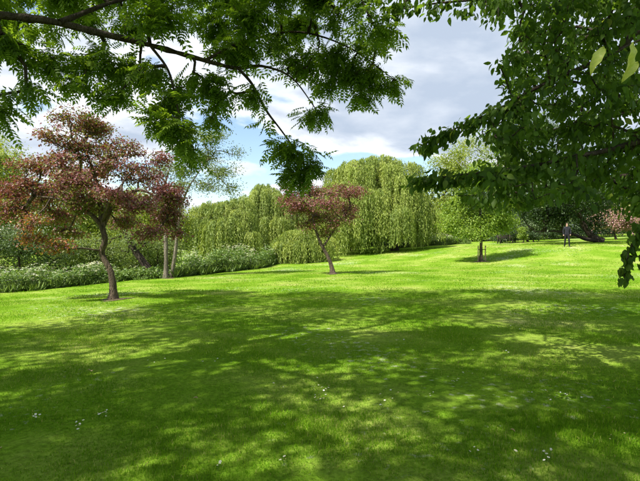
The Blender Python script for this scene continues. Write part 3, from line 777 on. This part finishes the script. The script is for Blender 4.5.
willow('tallest weeping willow, yellow green, behind the smaller purple tree', B(395, 46), [P(393, 240, 46), P(388, 215, 46), P(380, 190, 46.3), P(375, 172, 46.5)], [.45, .38, .32, .22, .1],
       [dome(368, 172, 34, 18, 47, 3.4, 3.0), dome(345, 190, 24, 14, 46, 3.5, 2.4), dome(398, 186, 26, 16, 46, 3.6, 2.6), dome(420, 205, 17, 14, 45.5, 3.4, 2), dome(335, 205, 16, 12, 44.5, 3.0, 1.8),
        dome(368, 198, 28, 14, 43.6, 3.6, 1.6), dome(395, 214, 22, 12, 43.2, 2.8, 1.6), dome(350, 218, 20, 10, 43, 2.6, 1.5), dome(376, 162, 26, 9, 48, 2.6, 2), dome(402, 170, 22, 13, 48, 3.4, 2), dome(342, 176, 18, 13, 48, 3.4, 2), dome(432, 214, 10, 12, 46, 3, 1.6)], 5600, M['willow'], leafL=.18, leafW=.042, ymin=1.5, dens=7)
willow('pale weeping willow between the twin trunk tree and the others', B(222, 45), [P(222, 240, 45), P(222, 220, 45.3), P(224, 208, 45.5)], [.35, .3, .22, .1],
       [dome(222, 214, 22, 18, 45.5, 3.2, 2.6), dome(204, 222, 16, 13, 45, 2.8, 1.8), dome(242, 220, 18, 16, 45, 3.0, 2), dome(222, 226, 22, 13, 42.8, 2.6, 1.4), dome(248, 236, 12, 10, 43, 2, 1.2), dome(234, 208, 20, 14, 46.5, 3.4, 2), dome(206, 212, 16, 12, 46.5, 3.2, 2)], 3000, M['willow_grey'], leafL=.17, leafW=.042, ymin=.8, dens=7.5)
willow('weeping willow with a high rounded top, left of the smaller purple tree', B(268, 53), [P(268, 235, 53), P(268, 210, 53), P(268, 195, 53)], [.4, .34, .26, .12],
       [dome(266, 198, 20, 17, 53, 3.8, 2.6), dome(284, 206, 18, 16, 52.5, 3.8, 2.2), dome(252, 214, 12, 14, 52, 3.6, 1.6), dome(304, 208, 16, 16, 53, 3.8, 2.2), dome(272, 222, 18, 12, 50.4, 3.2, 1.4), dome(248, 204, 14, 15, 53, 3.6, 2), dome(318, 204, 16, 16, 53, 3.8, 2), dome(262, 192, 14, 12, 53.5, 3.4, 2)], 3000, M['willow_grey'], leafL=.18, leafW=.045, ymin=.8, dens=7)
willow('low rounded weeping willow whose skirt touches the lawn', B(300, 39), [P(300, 250, 39), P(300, 240, 39)], [.2, .16, .08],
       [dome(300, 238, 24, 15, 39, 2.2, 2.0), dome(286, 244, 14, 12, 38.2, 1.8, 1.2), dome(318, 240, 14, 13, 38.6, 2.0, 1.3), dome(300, 246, 20, 12, 37.4, 1.7, 1)], 2400, M['willow'], leafL=.15, leafW=.034, ymin=.05, dens=9)

# ================================================================== other trees and shrubs
lob = [lobe(*a) for a in [(214, 138, 16, 8, 26), (200, 158, 18, 8, 26.5), (222, 172, 18, 8, 25.5), (186, 172, 14, 8, 26.4), (232, 152, 12, 7, 26.4), (180, 150, 12, 8, 26), (206, 186, 16, 6, 26), (165, 170, 12, 10, 26.3), (195, 130, 10, 6, 26.5), (172, 200, 10, 8, 26.4), (232, 190, 12, 5, 25.6), (180, 186, 14, 8, 26), (212, 156, 14, 8, 26)]]
make_tree('twin_trunk_tree', 'slender airy tree with two pale trunks behind the larger purple tree', 'tree', B(166, 26),
          [P(166, 250, 26), P(165, 220, 26), P(164, 190, 26), P(172, 160, 26)], [.12, .11, .095, .065, .025], lob, 230, 12000, .26, .12, .045, M['airy'], M['bark_grey'], r0=.008, rmax=.05,
          limbs=[([B(171, 26.1), P(175, 255, 26), P(178, 228, 26), P(182, 205, 26), P(190, 185, 26), P(204, 165, 26)], [.115, .10, .085, .06, .04, .02])], shell=.7)
lob = [lobe(*a) for a in [(118, 224, 20, 10, 27.5), (136, 236, 16, 9, 27), (104, 240, 16, 9, 27), (124, 254, 16, 8, 28), (150, 250, 12, 10, 28)]]
make_tree('leaning_tree', 'old dark trunk leaning left behind the larger purple tree', 'tree', B(152, 27),
          [P(146, 266, 27), P(136, 252, 27), P(127, 238, 27.2), P(121, 226, 27.4)], [.26, .2, .17, .13, .07], lob, 70, 2600, .3, .13, .06, M['airy'], M['bark_dark'], r0=.012)

def plant(name, label, cat, px, d, lobes_px, K, n, sigma, L, W, mat, top=None, tr=.12, group=None, bk='bark_dark', **kw):
    b = B(px, d)
    lob_ = [lobe(*a) for a in lobes_px]
    t0 = lob_[0]
    tc0 = np.array(t0[:3])
    trunk = [b * .6 + np.array([tc0[0], tc0[1], tc0[2]]) * .4 + rng.normal(size=3) * [.1, .1, 0], tc0]
    return make_tree(name, label, cat, b, trunk, [tr, tr * .8, tr * .4], lob_, K, n, sigma, L, W, M[mat], M[bk], group=group, sides=7, **kw)
GB = 'trees and bushes along the back of the lawn'
plant('broadleaf_tree', 'yellow green tree at the far left edge behind the larger purple tree', 'tree', -8, 30, [(-10, 175, 30, 35, 30), (8, 165, 18, 18, 29), (14, 190, 16, 20, 31), (-5, 215, 30, 22, 30), (-20, 145, 22, 18, 31)], 230, 17000, .35, .165, .072, 'yellowgreen', tr=.2, group=GB)
plant('broadleaf_tree', 'yellow green tree seen through the middle of the larger purple tree', 'tree', 66, 34, [(64, 205, 36, 28, 34), (36, 215, 26, 24, 34), (92, 212, 26, 24, 35), (64, 180, 24, 14, 34), (114, 232, 24, 20, 34.5)], 230, 17000, .38, .175, .085, 'yellowgreen', tr=.18, group=GB)
plant('bush', 'blue green bush behind the white flowers at the left edge', 'bush', 22, 26, [(18, 242, 26, 14, 26), (40, 246, 18, 12, 25.6), (-5, 244, 20, 16, 26), (60, 252, 14, 10, 26.5)], 150, 10000, .25, .12, .05, 'bluegreen', tr=.08, group=GB)
plant('bush', 'olive bush right behind the trunk of the larger purple tree', 'bush', 92, 29, [(90, 250, 26, 14, 29), (118, 256, 20, 13, 29.5), (70, 252, 16, 12, 29)], 130, 11000, .28, .13, .05, 'airy', tr=.08, group=GB)
plant('bush', 'light green bush beside the twin trunks', 'bush', 158, 33, [(158, 246, 20, 14, 33), (136, 246, 16, 14, 33), (172, 250, 14, 10, 34)], 110, 8000, .32, .14, .06, 'airy', tr=.08, group=GB)
plant('broadleaf_tree', 'pale green tree filling the gap left of the pale willow', 'tree', 160, 44, [(150, 215, 26, 22, 44), (130, 205, 22, 20, 45), (175, 222, 20, 20, 44), (112, 225, 20, 20, 44)], 170, 14000, .45, .21, .095, 'yellowgreen', tr=.2, group=GB)
plant('bush', 'dark leaves standing in for the shade under the tallest willow', 'bush', 352, 50, [(350, 242, 26, 9, 50), (385, 243, 18, 8, 50), (322, 243, 18, 8, 50)], 90, 6000, .4, .18, .09, 'darkgreen', tr=.1, group=GB)  # dark foliage added where there is only shade beneath the willow
plant('broadleaf_tree', 'pale yellow green tree between the tallest willow and the staked tree', 'tree', 446, 60, [(444, 195, 24, 30, 60), (430, 210, 16, 22, 60), (460, 180, 20, 26, 61), (450, 165, 18, 18, 60), (428, 225, 16, 12, 60), (446, 230, 24, 12, 59)], 220, 18000, .5, .24, .14, 'yellowgreen', tr=.25, group=GB)
plant('broadleaf_tree', 'tall yellow green tree with its top against the sky at the right', 'tree', 500, 66, [(498, 160, 28, 30, 66), (508, 135, 18, 18, 66), (470, 150, 14, 20, 66), (520, 165, 22, 28, 67), (490, 190, 34, 26, 66), (490, 222, 34, 20, 66)], 220, 18000, .55, .24, .13, 'yellowgreen', tr=.3, group=GB)
plant('broadleaf_tree', 'grey green tree rising behind the foliage at the right', 'tree', 552, 64, [(552, 150, 26, 34, 64), (545, 125, 16, 14, 64), (575, 165, 26, 34, 65), (540, 180, 26, 24, 64)], 180, 14000, .5, .22, .1, 'bluegreen', tr=.3, group=GB)
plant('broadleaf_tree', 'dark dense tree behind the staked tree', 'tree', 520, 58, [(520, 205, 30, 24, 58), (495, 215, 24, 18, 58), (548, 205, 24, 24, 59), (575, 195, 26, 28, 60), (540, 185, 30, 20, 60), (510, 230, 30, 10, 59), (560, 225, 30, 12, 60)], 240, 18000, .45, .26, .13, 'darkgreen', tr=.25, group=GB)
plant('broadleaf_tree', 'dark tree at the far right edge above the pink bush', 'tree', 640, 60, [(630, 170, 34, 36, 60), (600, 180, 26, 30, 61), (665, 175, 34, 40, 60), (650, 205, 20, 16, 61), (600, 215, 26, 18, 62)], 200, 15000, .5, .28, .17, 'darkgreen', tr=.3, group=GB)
plant('bush', 'holly like bush with pale shining leaves behind the bench', 'bush', 528, 51, [(522, 226, 20, 9, 51), (545, 222, 18, 10, 51), (505, 228, 12, 7, 51), (560, 222, 12, 9, 51)], 110, 7500, .32, .18, .11, 'bluegreen', tr=.1, group=GB)
plant('bush', 'pink flowering bush at the right behind the lawn', 'bush', 616, 50, [(612, 218, 16, 11, 50), (630, 222, 14, 10, 50), (600, 222, 8, 8, 50)], 90, 6500, .35, .15, .12, 'pink', tr=.1)
plant('bush', 'yellow green bush above the pink bush at the right edge', 'bush', 634, 53, [(632, 207, 16, 10, 53), (655, 212, 16, 14, 53)], 70, 5000, .35, .17, .1, 'yellowgreen', tr=.1, group=GB)
plant('bush', 'small upright bright green bush beside the bench', 'bush', 523, 48, [(523, 235, 4, 5, 48), (523, 230, 3.5, 3, 48)], 40, 2200, .12, .12, .06, 'lime', tr=.06)
plant('bush', 'low dark leaves standing in for the shadow under the shrubs, right of the upright green bush', 'bush', 534, 48.5, [(536, 236, 7, 4, 48.5), (548, 234, 8, 4, 49)], 40, 2500, .2, .13, .08, 'darkgreen', tr=.06)  # dark leaf colour stands in for the shadow at the foot of the shrubs

plant('bush', 'low dark bush close behind the bench', 'bush', 503, 49.5, [(500, 237, 9, 4, 49.5), (512, 236, 8, 5, 49.5)], 40, 2600, .22, .14, .09, 'darkgreen', tr=.06)
# far wood closing the view behind everything
def undergrowth(label, path, top, n, mat):
    pts = np.array([B(px, d) for px, d in path])
    K = n // 90
    t_ = rng.random(K) * (len(pts) - 1); i = np.minimum(t_.astype(int), len(pts) - 2); u = (t_ - i)[:, None]
    c = pts[i] * (1 - u) + pts[i + 1] * u
    c[:, 1] += rng.random(K) * 2
    c[:, 2] = ground(c[:, 0], c[:, 1]) + top * (.7 + .3 * np.sin(t_ * 8)) * rng.random(K)
    V, Fc, pos, k = crown_leaves(c, n, .38, .17, .08, c.mean(0) - [0, -20, 0])
    tn = np.clip(rng.normal(.45, .18, len(pos)) + (rng.random(K) - .5)[k] * .4, 0, 1)
    link('undergrowth', mesh_np('undergrowth', V, [Fc], M[mat], False, np.repeat(tn, 4)), kind='stuff', label=label, category='undergrowth')
undergrowth('tangled green undergrowth behind the white flowers on the left', [(-60, 27), (0, 29), (60, 32), (120, 33), (165, 35)], 2.2, 22000, 'airy')
undergrowth('shaded undergrowth beneath the willows', [(250, 56), (330, 55), (420, 58)], 2.4, 22000, 'midgreen')
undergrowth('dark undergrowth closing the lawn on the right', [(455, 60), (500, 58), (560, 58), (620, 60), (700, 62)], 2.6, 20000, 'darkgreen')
def far_wood():
    n = 1500
    x = rng.uniform(-75, 95, n); y = 84 + rng.random(n) * 8
    top = 5.5 + 2.2 * np.sin(x * .13) + 1.2 * np.sin(x * .41 + 1) + np.where(x > 20, 2.5, 0)
    c = np.stack([x, y, ground(x, y) - .3 + top * rng.random(n)], -1)
    V, Fc, pos, k = crown_leaves(c, 62000, .8, .65, .4, np.array([10, 110, 0.]))
    tn = np.clip(rng.normal(.45, .18, len(pos)) + (rng.random(n) - .5)[k] * .4, 0, 1)
    link('far_wood', mesh_np('far_wood', V, [Fc], M['midgreen'], False, np.repeat(tn, 4)), kind='stuff', label='far belt of trees behind the willows', category='wood')
far_wood()

# spreading dark tree with a low limb at the right
lob = [lobe(*a) for a in [(575, 205, 26, 14, 43), (552, 212, 20, 9, 42), (600, 205, 22, 16, 44), (580, 188, 30, 14, 43), (560, 222, 9, 4, 41.5), (592, 222, 8, 7, 43), (540, 200, 20, 12, 44), (610, 190, 20, 14, 43), (545, 222, 12, 4, 41), (535, 214, 16, 8, 42), (560, 196, 26, 12, 40), (590, 200, 26, 12, 40), (525, 205, 16, 9, 41), (540, 186, 26, 9, 37), (580, 186, 26, 9, 37), (612, 190, 20, 10, 38)]]  # the last lobes, hidden behind the elm, are added to cast shade on the lawn
make_tree('spreading_tree', 'dark spreading tree with a low leaning limb at the right', 'tree', B(600, 43),
          [P(592, 236, 43), P(582, 222, 43), P(576, 205, 43), P(576, 188, 43)], [.32, .27, .22, .17, .08], lob, 260, 18000, .42, .22, .14, M['darkgreen'], M['bark_dark'], r0=.016, rmax=.18,
          limbs=[([P(597, 240, 43), P(586, 239, 42.6), P(572, 234, 42.2), P(553, 231, 41.8), P(536, 232, 41.6)], [.22, .18, .13, .09, .04])])

# ================================================================== banks of tall white flowered plants
def flower_bank(name, label, path, depth, n, hgt, white, lw=(.11, .035)):
    pts = np.array([B(px, d) for px, d in path])
    t_ = rng.random(n) * (len(pts) - 1); i = np.minimum(t_.astype(int), len(pts) - 2); u = (t_ - i)[:, None]
    p = pts[i] * (1 - u) + pts[i + 1] * u
    p[:, 1] += depth * rng.random(n) ** .8 + rng.normal(size=n) * .15
    p[:, 2] = ground(p[:, 0], p[:, 1])
    h = hgt * (.45 + .7 * rng.random(n) ** 1.3) * (.8 + .22 * np.sin(t_ * 7.3 + 2 * np.sin(t_ * 3.1)))
    nl = 34
    sid = np.repeat(np.arange(n), nl)
    zz = rng.random(n * nl) ** .85
    r = .1 + .24 * (1 - zz) * rng.random(n * nl)
    a = rng.random(n * nl) * 2 * math.pi
    od = np.stack([np.cos(a), np.sin(a), np.zeros(n * nl)], -1)
    pos = p[sid] + od * r[:, None] + np.array([0, 0, 1.0]) * (zz * h[sid] * .92)[:, None]
    d = norm(od + np.array([0, 0, .25]) + rng.normal(size=od.shape) * .5)
    nrm = norm(np.array([0, 0, .8]) + rng.normal(size=od.shape) * .5)
    V1, F1 = leaf_cloud(pos, d, nrm, lw[0] * (.7 + .7 * rng.random(len(pos))), lw[1] * 1.6 * (.7 + .7 * rng.random(len(pos))), T_QUAD)
    t1 = np.clip(rng.normal(.4, .17, len(pos)) + (rng.random(n) - .5)[sid] * .3, 0, .78)
    # stems
    lean = rng.normal(size=(n, 3)) * [.1, .1, 0]
    V2, F2 = frusta(p, p + lean + np.array([0, 0, 1.0]) * h[:, None], np.full(n, .009), np.full(n, .005), 3)
    # umbels: flat heads of florets
    wp = np.clip(.5 + .5 * np.sin(t_ * 5.1 + 1) + .4 * np.sin(t_ * 13), .05, None); m_ = int(n * white); wid = rng.choice(n, m_, p=wp / wp.sum())
    uc = p[wid] + lean[wid] + np.stack([rng.normal(0, .13, m_), rng.normal(0, .13, m_), h[wid] * (.88 + .16 * rng.random(m_))], -1)
    nf = 9
    fp = np.repeat(uc, nf, 0) + rng.normal(size=(m_ * nf, 3)) * [.035, .035, .008]
    fd = norm(rng.normal(size=fp.shape) * [1, 1, .2]); fn = norm(np.array([0, 0, 1.0]) + rng.normal(size=fp.shape) * .35)
    V3, F3 = leaf_cloud(fp, fd, fn, np.full(len(fp), .032), np.full(len(fp), .032), T_QUAD)
    # long grass at the ragged front edge and between the plants
    nb_ = n * 16
    t2 = rng.random(nb_) * (len(pts) - 1); i2 = np.minimum(t2.astype(int), len(pts) - 2); u2 = (t2 - i2)[:, None]
    gb = pts[i2] * (1 - u2) + pts[i2 + 1] * u2
    gb[:, 1] += -.55 * rng.random(nb_) ** 2 * (1 + np.sin(t2 * 11)) + depth * rng.random(nb_) ** 2
    gb[:, 2] = ground(gb[:, 0], gb[:, 1])
    gd = norm(rng.normal(size=(nb_, 3)) * [.5, .5, 0] + [0, 0, 1]); gn = norm(rng.normal(size=(nb_, 3)) * [1, 1, .1])
    V4, F4 = leaf_cloud(gb, gd, gn, hgt * (.12 + .34 * rng.random(nb_)), np.full(nb_, .012), T_QUAD)
    V, Fs = join([(V1, [F1]), (V2, F2), (V3, [F3]), (V4, [F4])])
    tn = np.concatenate([np.repeat(t1, 4), np.full(len(V2), .4), np.full(len(V3), .92), np.repeat(np.clip(rng.normal(.55, .15, nb_), 0, .78), 4)])
    link(name, mesh_np(name, V, Fs, M['herb'], False, tn), kind='stuff', label=label, category='wildflowers')
flower_bank('wildflower_bank', 'tall white flowered wild plants along the left edge of the lawn', [(-40, 18.5), (0, 19), (50, 20.5), (92, 23)], 3.0, 460, 1.0, 1.3)
flower_bank('wildflower_bank', 'grey green bank of tall wild plants in front of the pale willow', [(176, 26.5), (220, 30), (263, 34), (280, 39)], 3.5, 640, 1.5, 1.5, (.15, .045))
flower_bank('wildflower_bank', 'low leafy growth around the foot of the leaning trunk', [(96, 23.2), (130, 25.2), (178, 26.8)], 2.0, 260, .62, .35, (.13, .05))
flower_bank('wildflower_bank', 'distant bank of pale wild plants behind the staked tree', [(400, 50), (430, 50.5), (470, 52)], 3.0, 420, 1.2, 3.0, (.16, .07))

# ================================================================== bench and person
wood = noise_mat('dark_wood', [(0.3, (0.035, 0.028, 0.022)), (0.7, (0.07, 0.055, 0.045))], scale=(.2, 1, 1), nscale=18)
def box(cx, cy, cz, sx, sy, sz):
    v = np.array([(x, y, z) for z in (-.5, .5) for y in (-.5, .5) for x in (-.5, .5)]) * [sx, sy, sz] + [cx, cy, cz]
    return v, [np.array([(0, 2, 3, 1), (4, 5, 7, 6), (0, 1, 5, 4), (1, 3, 7, 5), (3, 2, 6, 7), (2, 0, 4, 6)])]
bb = B(506, 47.5, 0)
be = thing('park_bench', 'dark wooden bench in the shade behind the staked tree', 'bench', bb); be.rotation_euler.z = R(12)
for k in range(4):
    v, f = box(0, -.05 + .11 * k, .44, 1.5, .09, .03); link('seat_slat', mesh_np('seat_slat', v, f, wood), be)
for k in range(3):
    v, f = box(0, .40 + .03 * k, .58 + .12 * k, 1.5, .03, .09); link('back_slat', mesh_np('back_slat', v, f, wood), be)
for sx in (-.68, .68):
    for y_, h_ in ((-.04, .43), (.37, .9)):
        v, f = box(sx, y_, h_ / 2 - .02, .06, .06, h_); link('leg', mesh_np('leg', v, f, wood), be)
    v, f = box(sx, .15, .64, .05, .48, .04); link('armrest', mesh_np('armrest', v, f, wood), be)

def person():
    b = B(567, 35, 0)
    J = dict(pel=(0, 0, .93), ab=(0, 0, 1.12), ch=(0, .01, 1.36), nk=(0, .0, 1.50), hd=(0, -.02, 1.60), tp=(0, -.01, 1.71),
             hl=(.095, 0, .88), kl=(.13, -.10, .50), al=(.15, -.08, .09), fl=(.17, -.25, .04), hr=(-.095, 0, .88), kr=(-.12, .04, .49), ar=(-.15, .14, .09), fr=(-.18, -.03, .04),
             sl=(.18, .01, 1.42), el=(.25, .03, 1.14), wl=(.22, -.10, .92), tl=(.21, -.16, .83), sr=(-.18, .01, 1.42), er=(-.25, .03, 1.14), wr=(-.23, -.06, .90), tr=(-.22, -.10, .80))
    E = [('pel', 'ab'), ('ab', 'ch'), ('ch', 'nk'), ('nk', 'hd'), ('hd', 'tp'), ('pel', 'hl'), ('hl', 'kl'), ('kl', 'al'), ('al', 'fl'), ('pel', 'hr'), ('hr', 'kr'), ('kr', 'ar'), ('ar', 'fr'),
         ('ch', 'sl'), ('sl', 'el'), ('el', 'wl'), ('wl', 'tl'), ('ch', 'sr'), ('sr', 'er'), ('er', 'wr'), ('wr', 'tr')]
    RD = dict(pel=(.15, .11), ab=(.145, .1), ch=(.17, .12), nk=(.058, .06), hd=(.078, .095), tp=(.06, .075), hl=(.09, .09), kl=(.062, .065), al=(.045, .05), fl=(.045, .03),
              sl=(.068, .068), el=(.05, .05), wl=(.036, .036), tl=(.032, .04))
    names = list(J); me = bpy.data.meshes.new('skeleton')
    me.from_pydata([J[k] for k in names], [(names.index(a), names.index(c)) for a, c in E], [])
    tmp = bpy.data.objects.new('skeleton', me); col.objects.link(tmp)
    tmp.modifiers.new('s', 'SKIN'); tmp.modifiers.new('u', 'SUBSURF').levels = 2
    for i, k in enumerate(names):
        r = RD.get(k) or RD[k[0] + 'l']
        me.skin_vertices[0].data[i].radius = r; me.skin_vertices[0].data[i].use_root = (k == 'pel')
    bpy.context.view_layer.update()
    ev = tmp.evaluated_get(bpy.context.evaluated_depsgraph_get()); bm_ = bpy.data.meshes.new_from_object(ev)
    bpy.data.objects.remove(tmp)
    bm_.materials.clear()
    skin = noise_mat('skin', [(0.3, (0.42, 0.26, 0.19)), (0.7, (0.5, 0.32, 0.24))]); jac = noise_mat('jacket_cloth', [(0.3, (0.012, 0.013, 0.018)), (0.7, (0.025, 0.026, 0.034))]); tro = noise_mat('trouser_cloth', [(0.3, (0.008, 0.008, 0.010)), (0.7, (0.016, 0.016, 0.02))])
    for q in (skin, jac, tro): bm_.materials.append(q)
    for pl in bm_.polygons:
        z = pl.center.z; x = abs(pl.center.x)
        pl.material_index = 0 if (z > 1.50 or (z < .90 and x > .185 and z > .74)) else (1 if z > .90 else 2)
        pl.use_smooth = True
    root = thing('person', 'person in dark clothes standing under the spreading tree', 'person', b); root.rotation_euler.z = R(-25)
    link('body', bm_, root)
    import bmesh
    bm = bmesh.new(); bmesh.ops.create_uvsphere(bm, u_segments=14, v_segments=10, radius=1)
    for v_ in list(bm.verts):
        if v_.co.z < -.35 or (v_.co.y < -.35 and v_.co.z < .35): bm.verts.remove(v_)
    for v_ in bm.verts: v_.co = Vector((v_.co.x * .092, v_.co.y * .108 - .005, v_.co.z * .115 + 1.655))
    hm = bpy.data.meshes.new('hair'); bm.to_mesh(hm); bm.free()
    hm.materials.append(noise_mat('hair', [(0.3, (0.10, 0.075, 0.05)), (0.7, (0.2, 0.16, 0.11))]))
    link('hair', hm, root)
    for s in (-1, 1):
        bm = bmesh.new(); bmesh.ops.create_uvsphere(bm, u_segments=8, v_segments=6, radius=.014)
        m2 = bpy.data.meshes.new('eye'); bm.to_mesh(m2); bm.free(); m2.materials.append(tro); link('eye', m2, root, (s * .034, -.108, 1.635))
    bm = bmesh.new(); bmesh.ops.create_cone(bm, segments=6, radius1=.018, radius2=.006, depth=.05)
    m2 = bpy.data.meshes.new('nose'); bm.to_mesh(m2); bm.free(); m2.materials.append(skin); link('nose', m2, root, (0, -.12, 1.605))
person()

# ================================================================== bare soil at the foot of the lawn trees
soil = noise_mat('soil', [(0.35, (0.05, 0.036, 0.02)), (0.55, (0.10, 0.075, 0.04)), (0.7, (0.09, 0.12, 0.03))], nscale=9, bump=.8)
for px, d, rad_ in ((113, 14, .42), (333, 25, .4), (481, 32, .5), (168.5, 26, .5)):
    c = B(px, d, 0); na_ = 28
    ang = np.linspace(0, 2 * math.pi, na_, endpoint=False)
    V = [[c[0], c[1]]]
    for q_ in (.5, 1.0):
        rr = rad_ * q_ * (1 + .25 * np.sin(ang * 3 + px) + .18 * rng.normal(size=na_))
        V += [[c[0] + a_ * math.cos(t2_), c[1] + a_ * math.sin(t2_)] for a_, t2_ in zip(rr, ang)]
    V = np.array(V); z = ground(V[:, 0], V[:, 1]) + .012 * (np.sin(V[:, 0] * 2.1 + 1.3 * np.sin(V[:, 1] * .9)) + np.sin(V[:, 1] * 2.6 + V[:, 0] * .7)) + np.r_[.03, np.full(na_, .025), np.full(na_, .008)]
    j_ = np.arange(na_); k_ = (j_ + 1) % na_
    link('soil_patch', mesh_np('soil_patch', np.c_[V, z], [np.stack([0 * j_, 1 + j_, 1 + k_], -1), np.stack([1 + j_, 1 + na_ + j_, 1 + na_ + k_, 1 + k_], -1)], soil, True), kind='structure')

# ================================================================== daisies and fallen leaves
white = noise_mat('daisy_white', [(0.3, (0.75, 0.75, 0.72)), (0.7, (0.85, 0.85, 0.82))]); yel = noise_mat('daisy_yellow', [(0.3, (0.6, 0.42, 0.03)), (0.7, (0.7, 0.5, 0.05))]); stemm = noise_mat('daisy_stem', [(0.3, (0.08, 0.15, 0.03)), (0.7, (0.1, 0.2, 0.04))])
def daisy_meshes():
    pv, pf = [], []
    for k in range(11):
        a = 2 * math.pi * k / 11; d = np.array([math.cos(a), math.sin(a), .12]); s = np.array([-math.sin(a), math.cos(a), 0]); o = len(pv)
        pv += [d * .003, d * .009 + s * .0028, d * .0125, d * .009 - s * .0028]; pf.append((o, o + 1, o + 2, o + 3))
    return mesh_np('petals', np.array(pv), [np.array(pf)], white), mesh_np('centre', *tube([(0, 0, 0), (0, 0, .002), (0, 0, .0035)], [.0042, .004, .002], 7, 1), yel), mesh_np('stem', *tube([(0, 0, -.06), (.004, 0, -.03), (0, 0, 0)], [.0011, .001, .001], 4, 1), stemm)
dm = daisy_meshes()
spots = [(105, 419, 9, 9, 4, 'lower left of the lawn, right hand clump'), (78, 430, 6, 6, 5, 'lower left of the lawn, small middle clump'), (35, 421, 9, 8, 3, 'lower left of the lawn, leftmost clump'), (320, 392, 8, 9, 5, 'loose ring at the centre of the lawn'), (318, 402, 8, 9, 4, 'clump just below the ring at the centre'),
         (284, 466, 4, 5, 4, 'bottom of the picture left of centre'), (222, 471, 3, 5, 3, 'bottom of the picture, in the left third'), (475, 457, 3, 6, 4, 'bottom of the picture right of centre'), (516, 457, 2, 3, 2, 'pair near the bottom right sunny patch'), (548, 462, 7, 6, 7, 'sunny patch at the bottom right'),
         (560, 400, 10, 40, 6, 'shade right of the middle'), (465, 382, 8, 20, 6, 'shade just right of the centre ring'), (510, 352, 8, 40, 5, 'far shade on the right'), (285, 385, 7, 40, 8, 'shade just left of the centre ring'), (400, 400, 14, 50, 12, 'loosely scattered right of the centre ring'), (520, 330, 10, 60, 4, 'far edge of the shade on the right'), (180, 365, 10, 50, 5, 'far shade on the left'), (610, 440, 5, 20, 12, 'bottom right corner'), (330, 340, 12, 80, 5, 'far edge of the shade in the middle')]
for (px, py, n_, spx, spy, where) in spots:
    lbl = 'tiny white daisy in the grass, ' + where
    for _ in range(n_):
        g = G(px + rng.normal() * spx * .6, min(478, py + rng.normal() * spy * .6))
        t0 = thing('daisy', lbl, 'daisy', g + [0, 0, .040 + .012 * rng.random()], 'daisies scattered in the lawn')
        t0.rotation_euler = (rng.normal() * .25 + .15, rng.normal() * .25, rng.random() * 6); s = .55 + .35 * rng.random(); t0.scale = (s, s, 1)
        for nm, m_ in zip(('petals', 'centre', 'stem'), dm): link(nm, m_, t0)
brown = leaf_mat('dry_leaf', [(0, (0.24, 0.17, 0.08)), (1, (0.36, 0.27, 0.13))], trans=.15)
tv, tf = T_BROAD
dlv = tv * np.array([.6, 1, 2.2]) * .05; dlv[:, 2] += .4 * dlv[:, 0] ** 2 / .05
dry = mesh_np('fallen_leaf', dlv, [tf], brown, True, np.full(len(dlv), .5))
for px, py, lb in [(92, 374, 'tan fallen leaf lying on the grass below the larger purple tree'), (87, 373, 'curled fallen leaf left of another on the shaded grass'), (2, 452, 'brown fallen leaf at the left edge of the lawn'),
                   (510, 434, 'pale fallen leaf right of the bottom middle sunny patch'), (198, 402, 'dry fallen leaf near the sunny patch left of the middle'), (612, 413, 'yellowish fallen leaf in the deep shade at the right')]:
    g = G(px, py)
    o = link('fallen_leaf', dry, None, tuple(g + [0, 0, .032]), label=lb, category='leaf', group='fallen leaves on the lawn')
    o.rotation_euler = (rng.normal() * .3, rng.normal() * .3, rng.random() * 6)
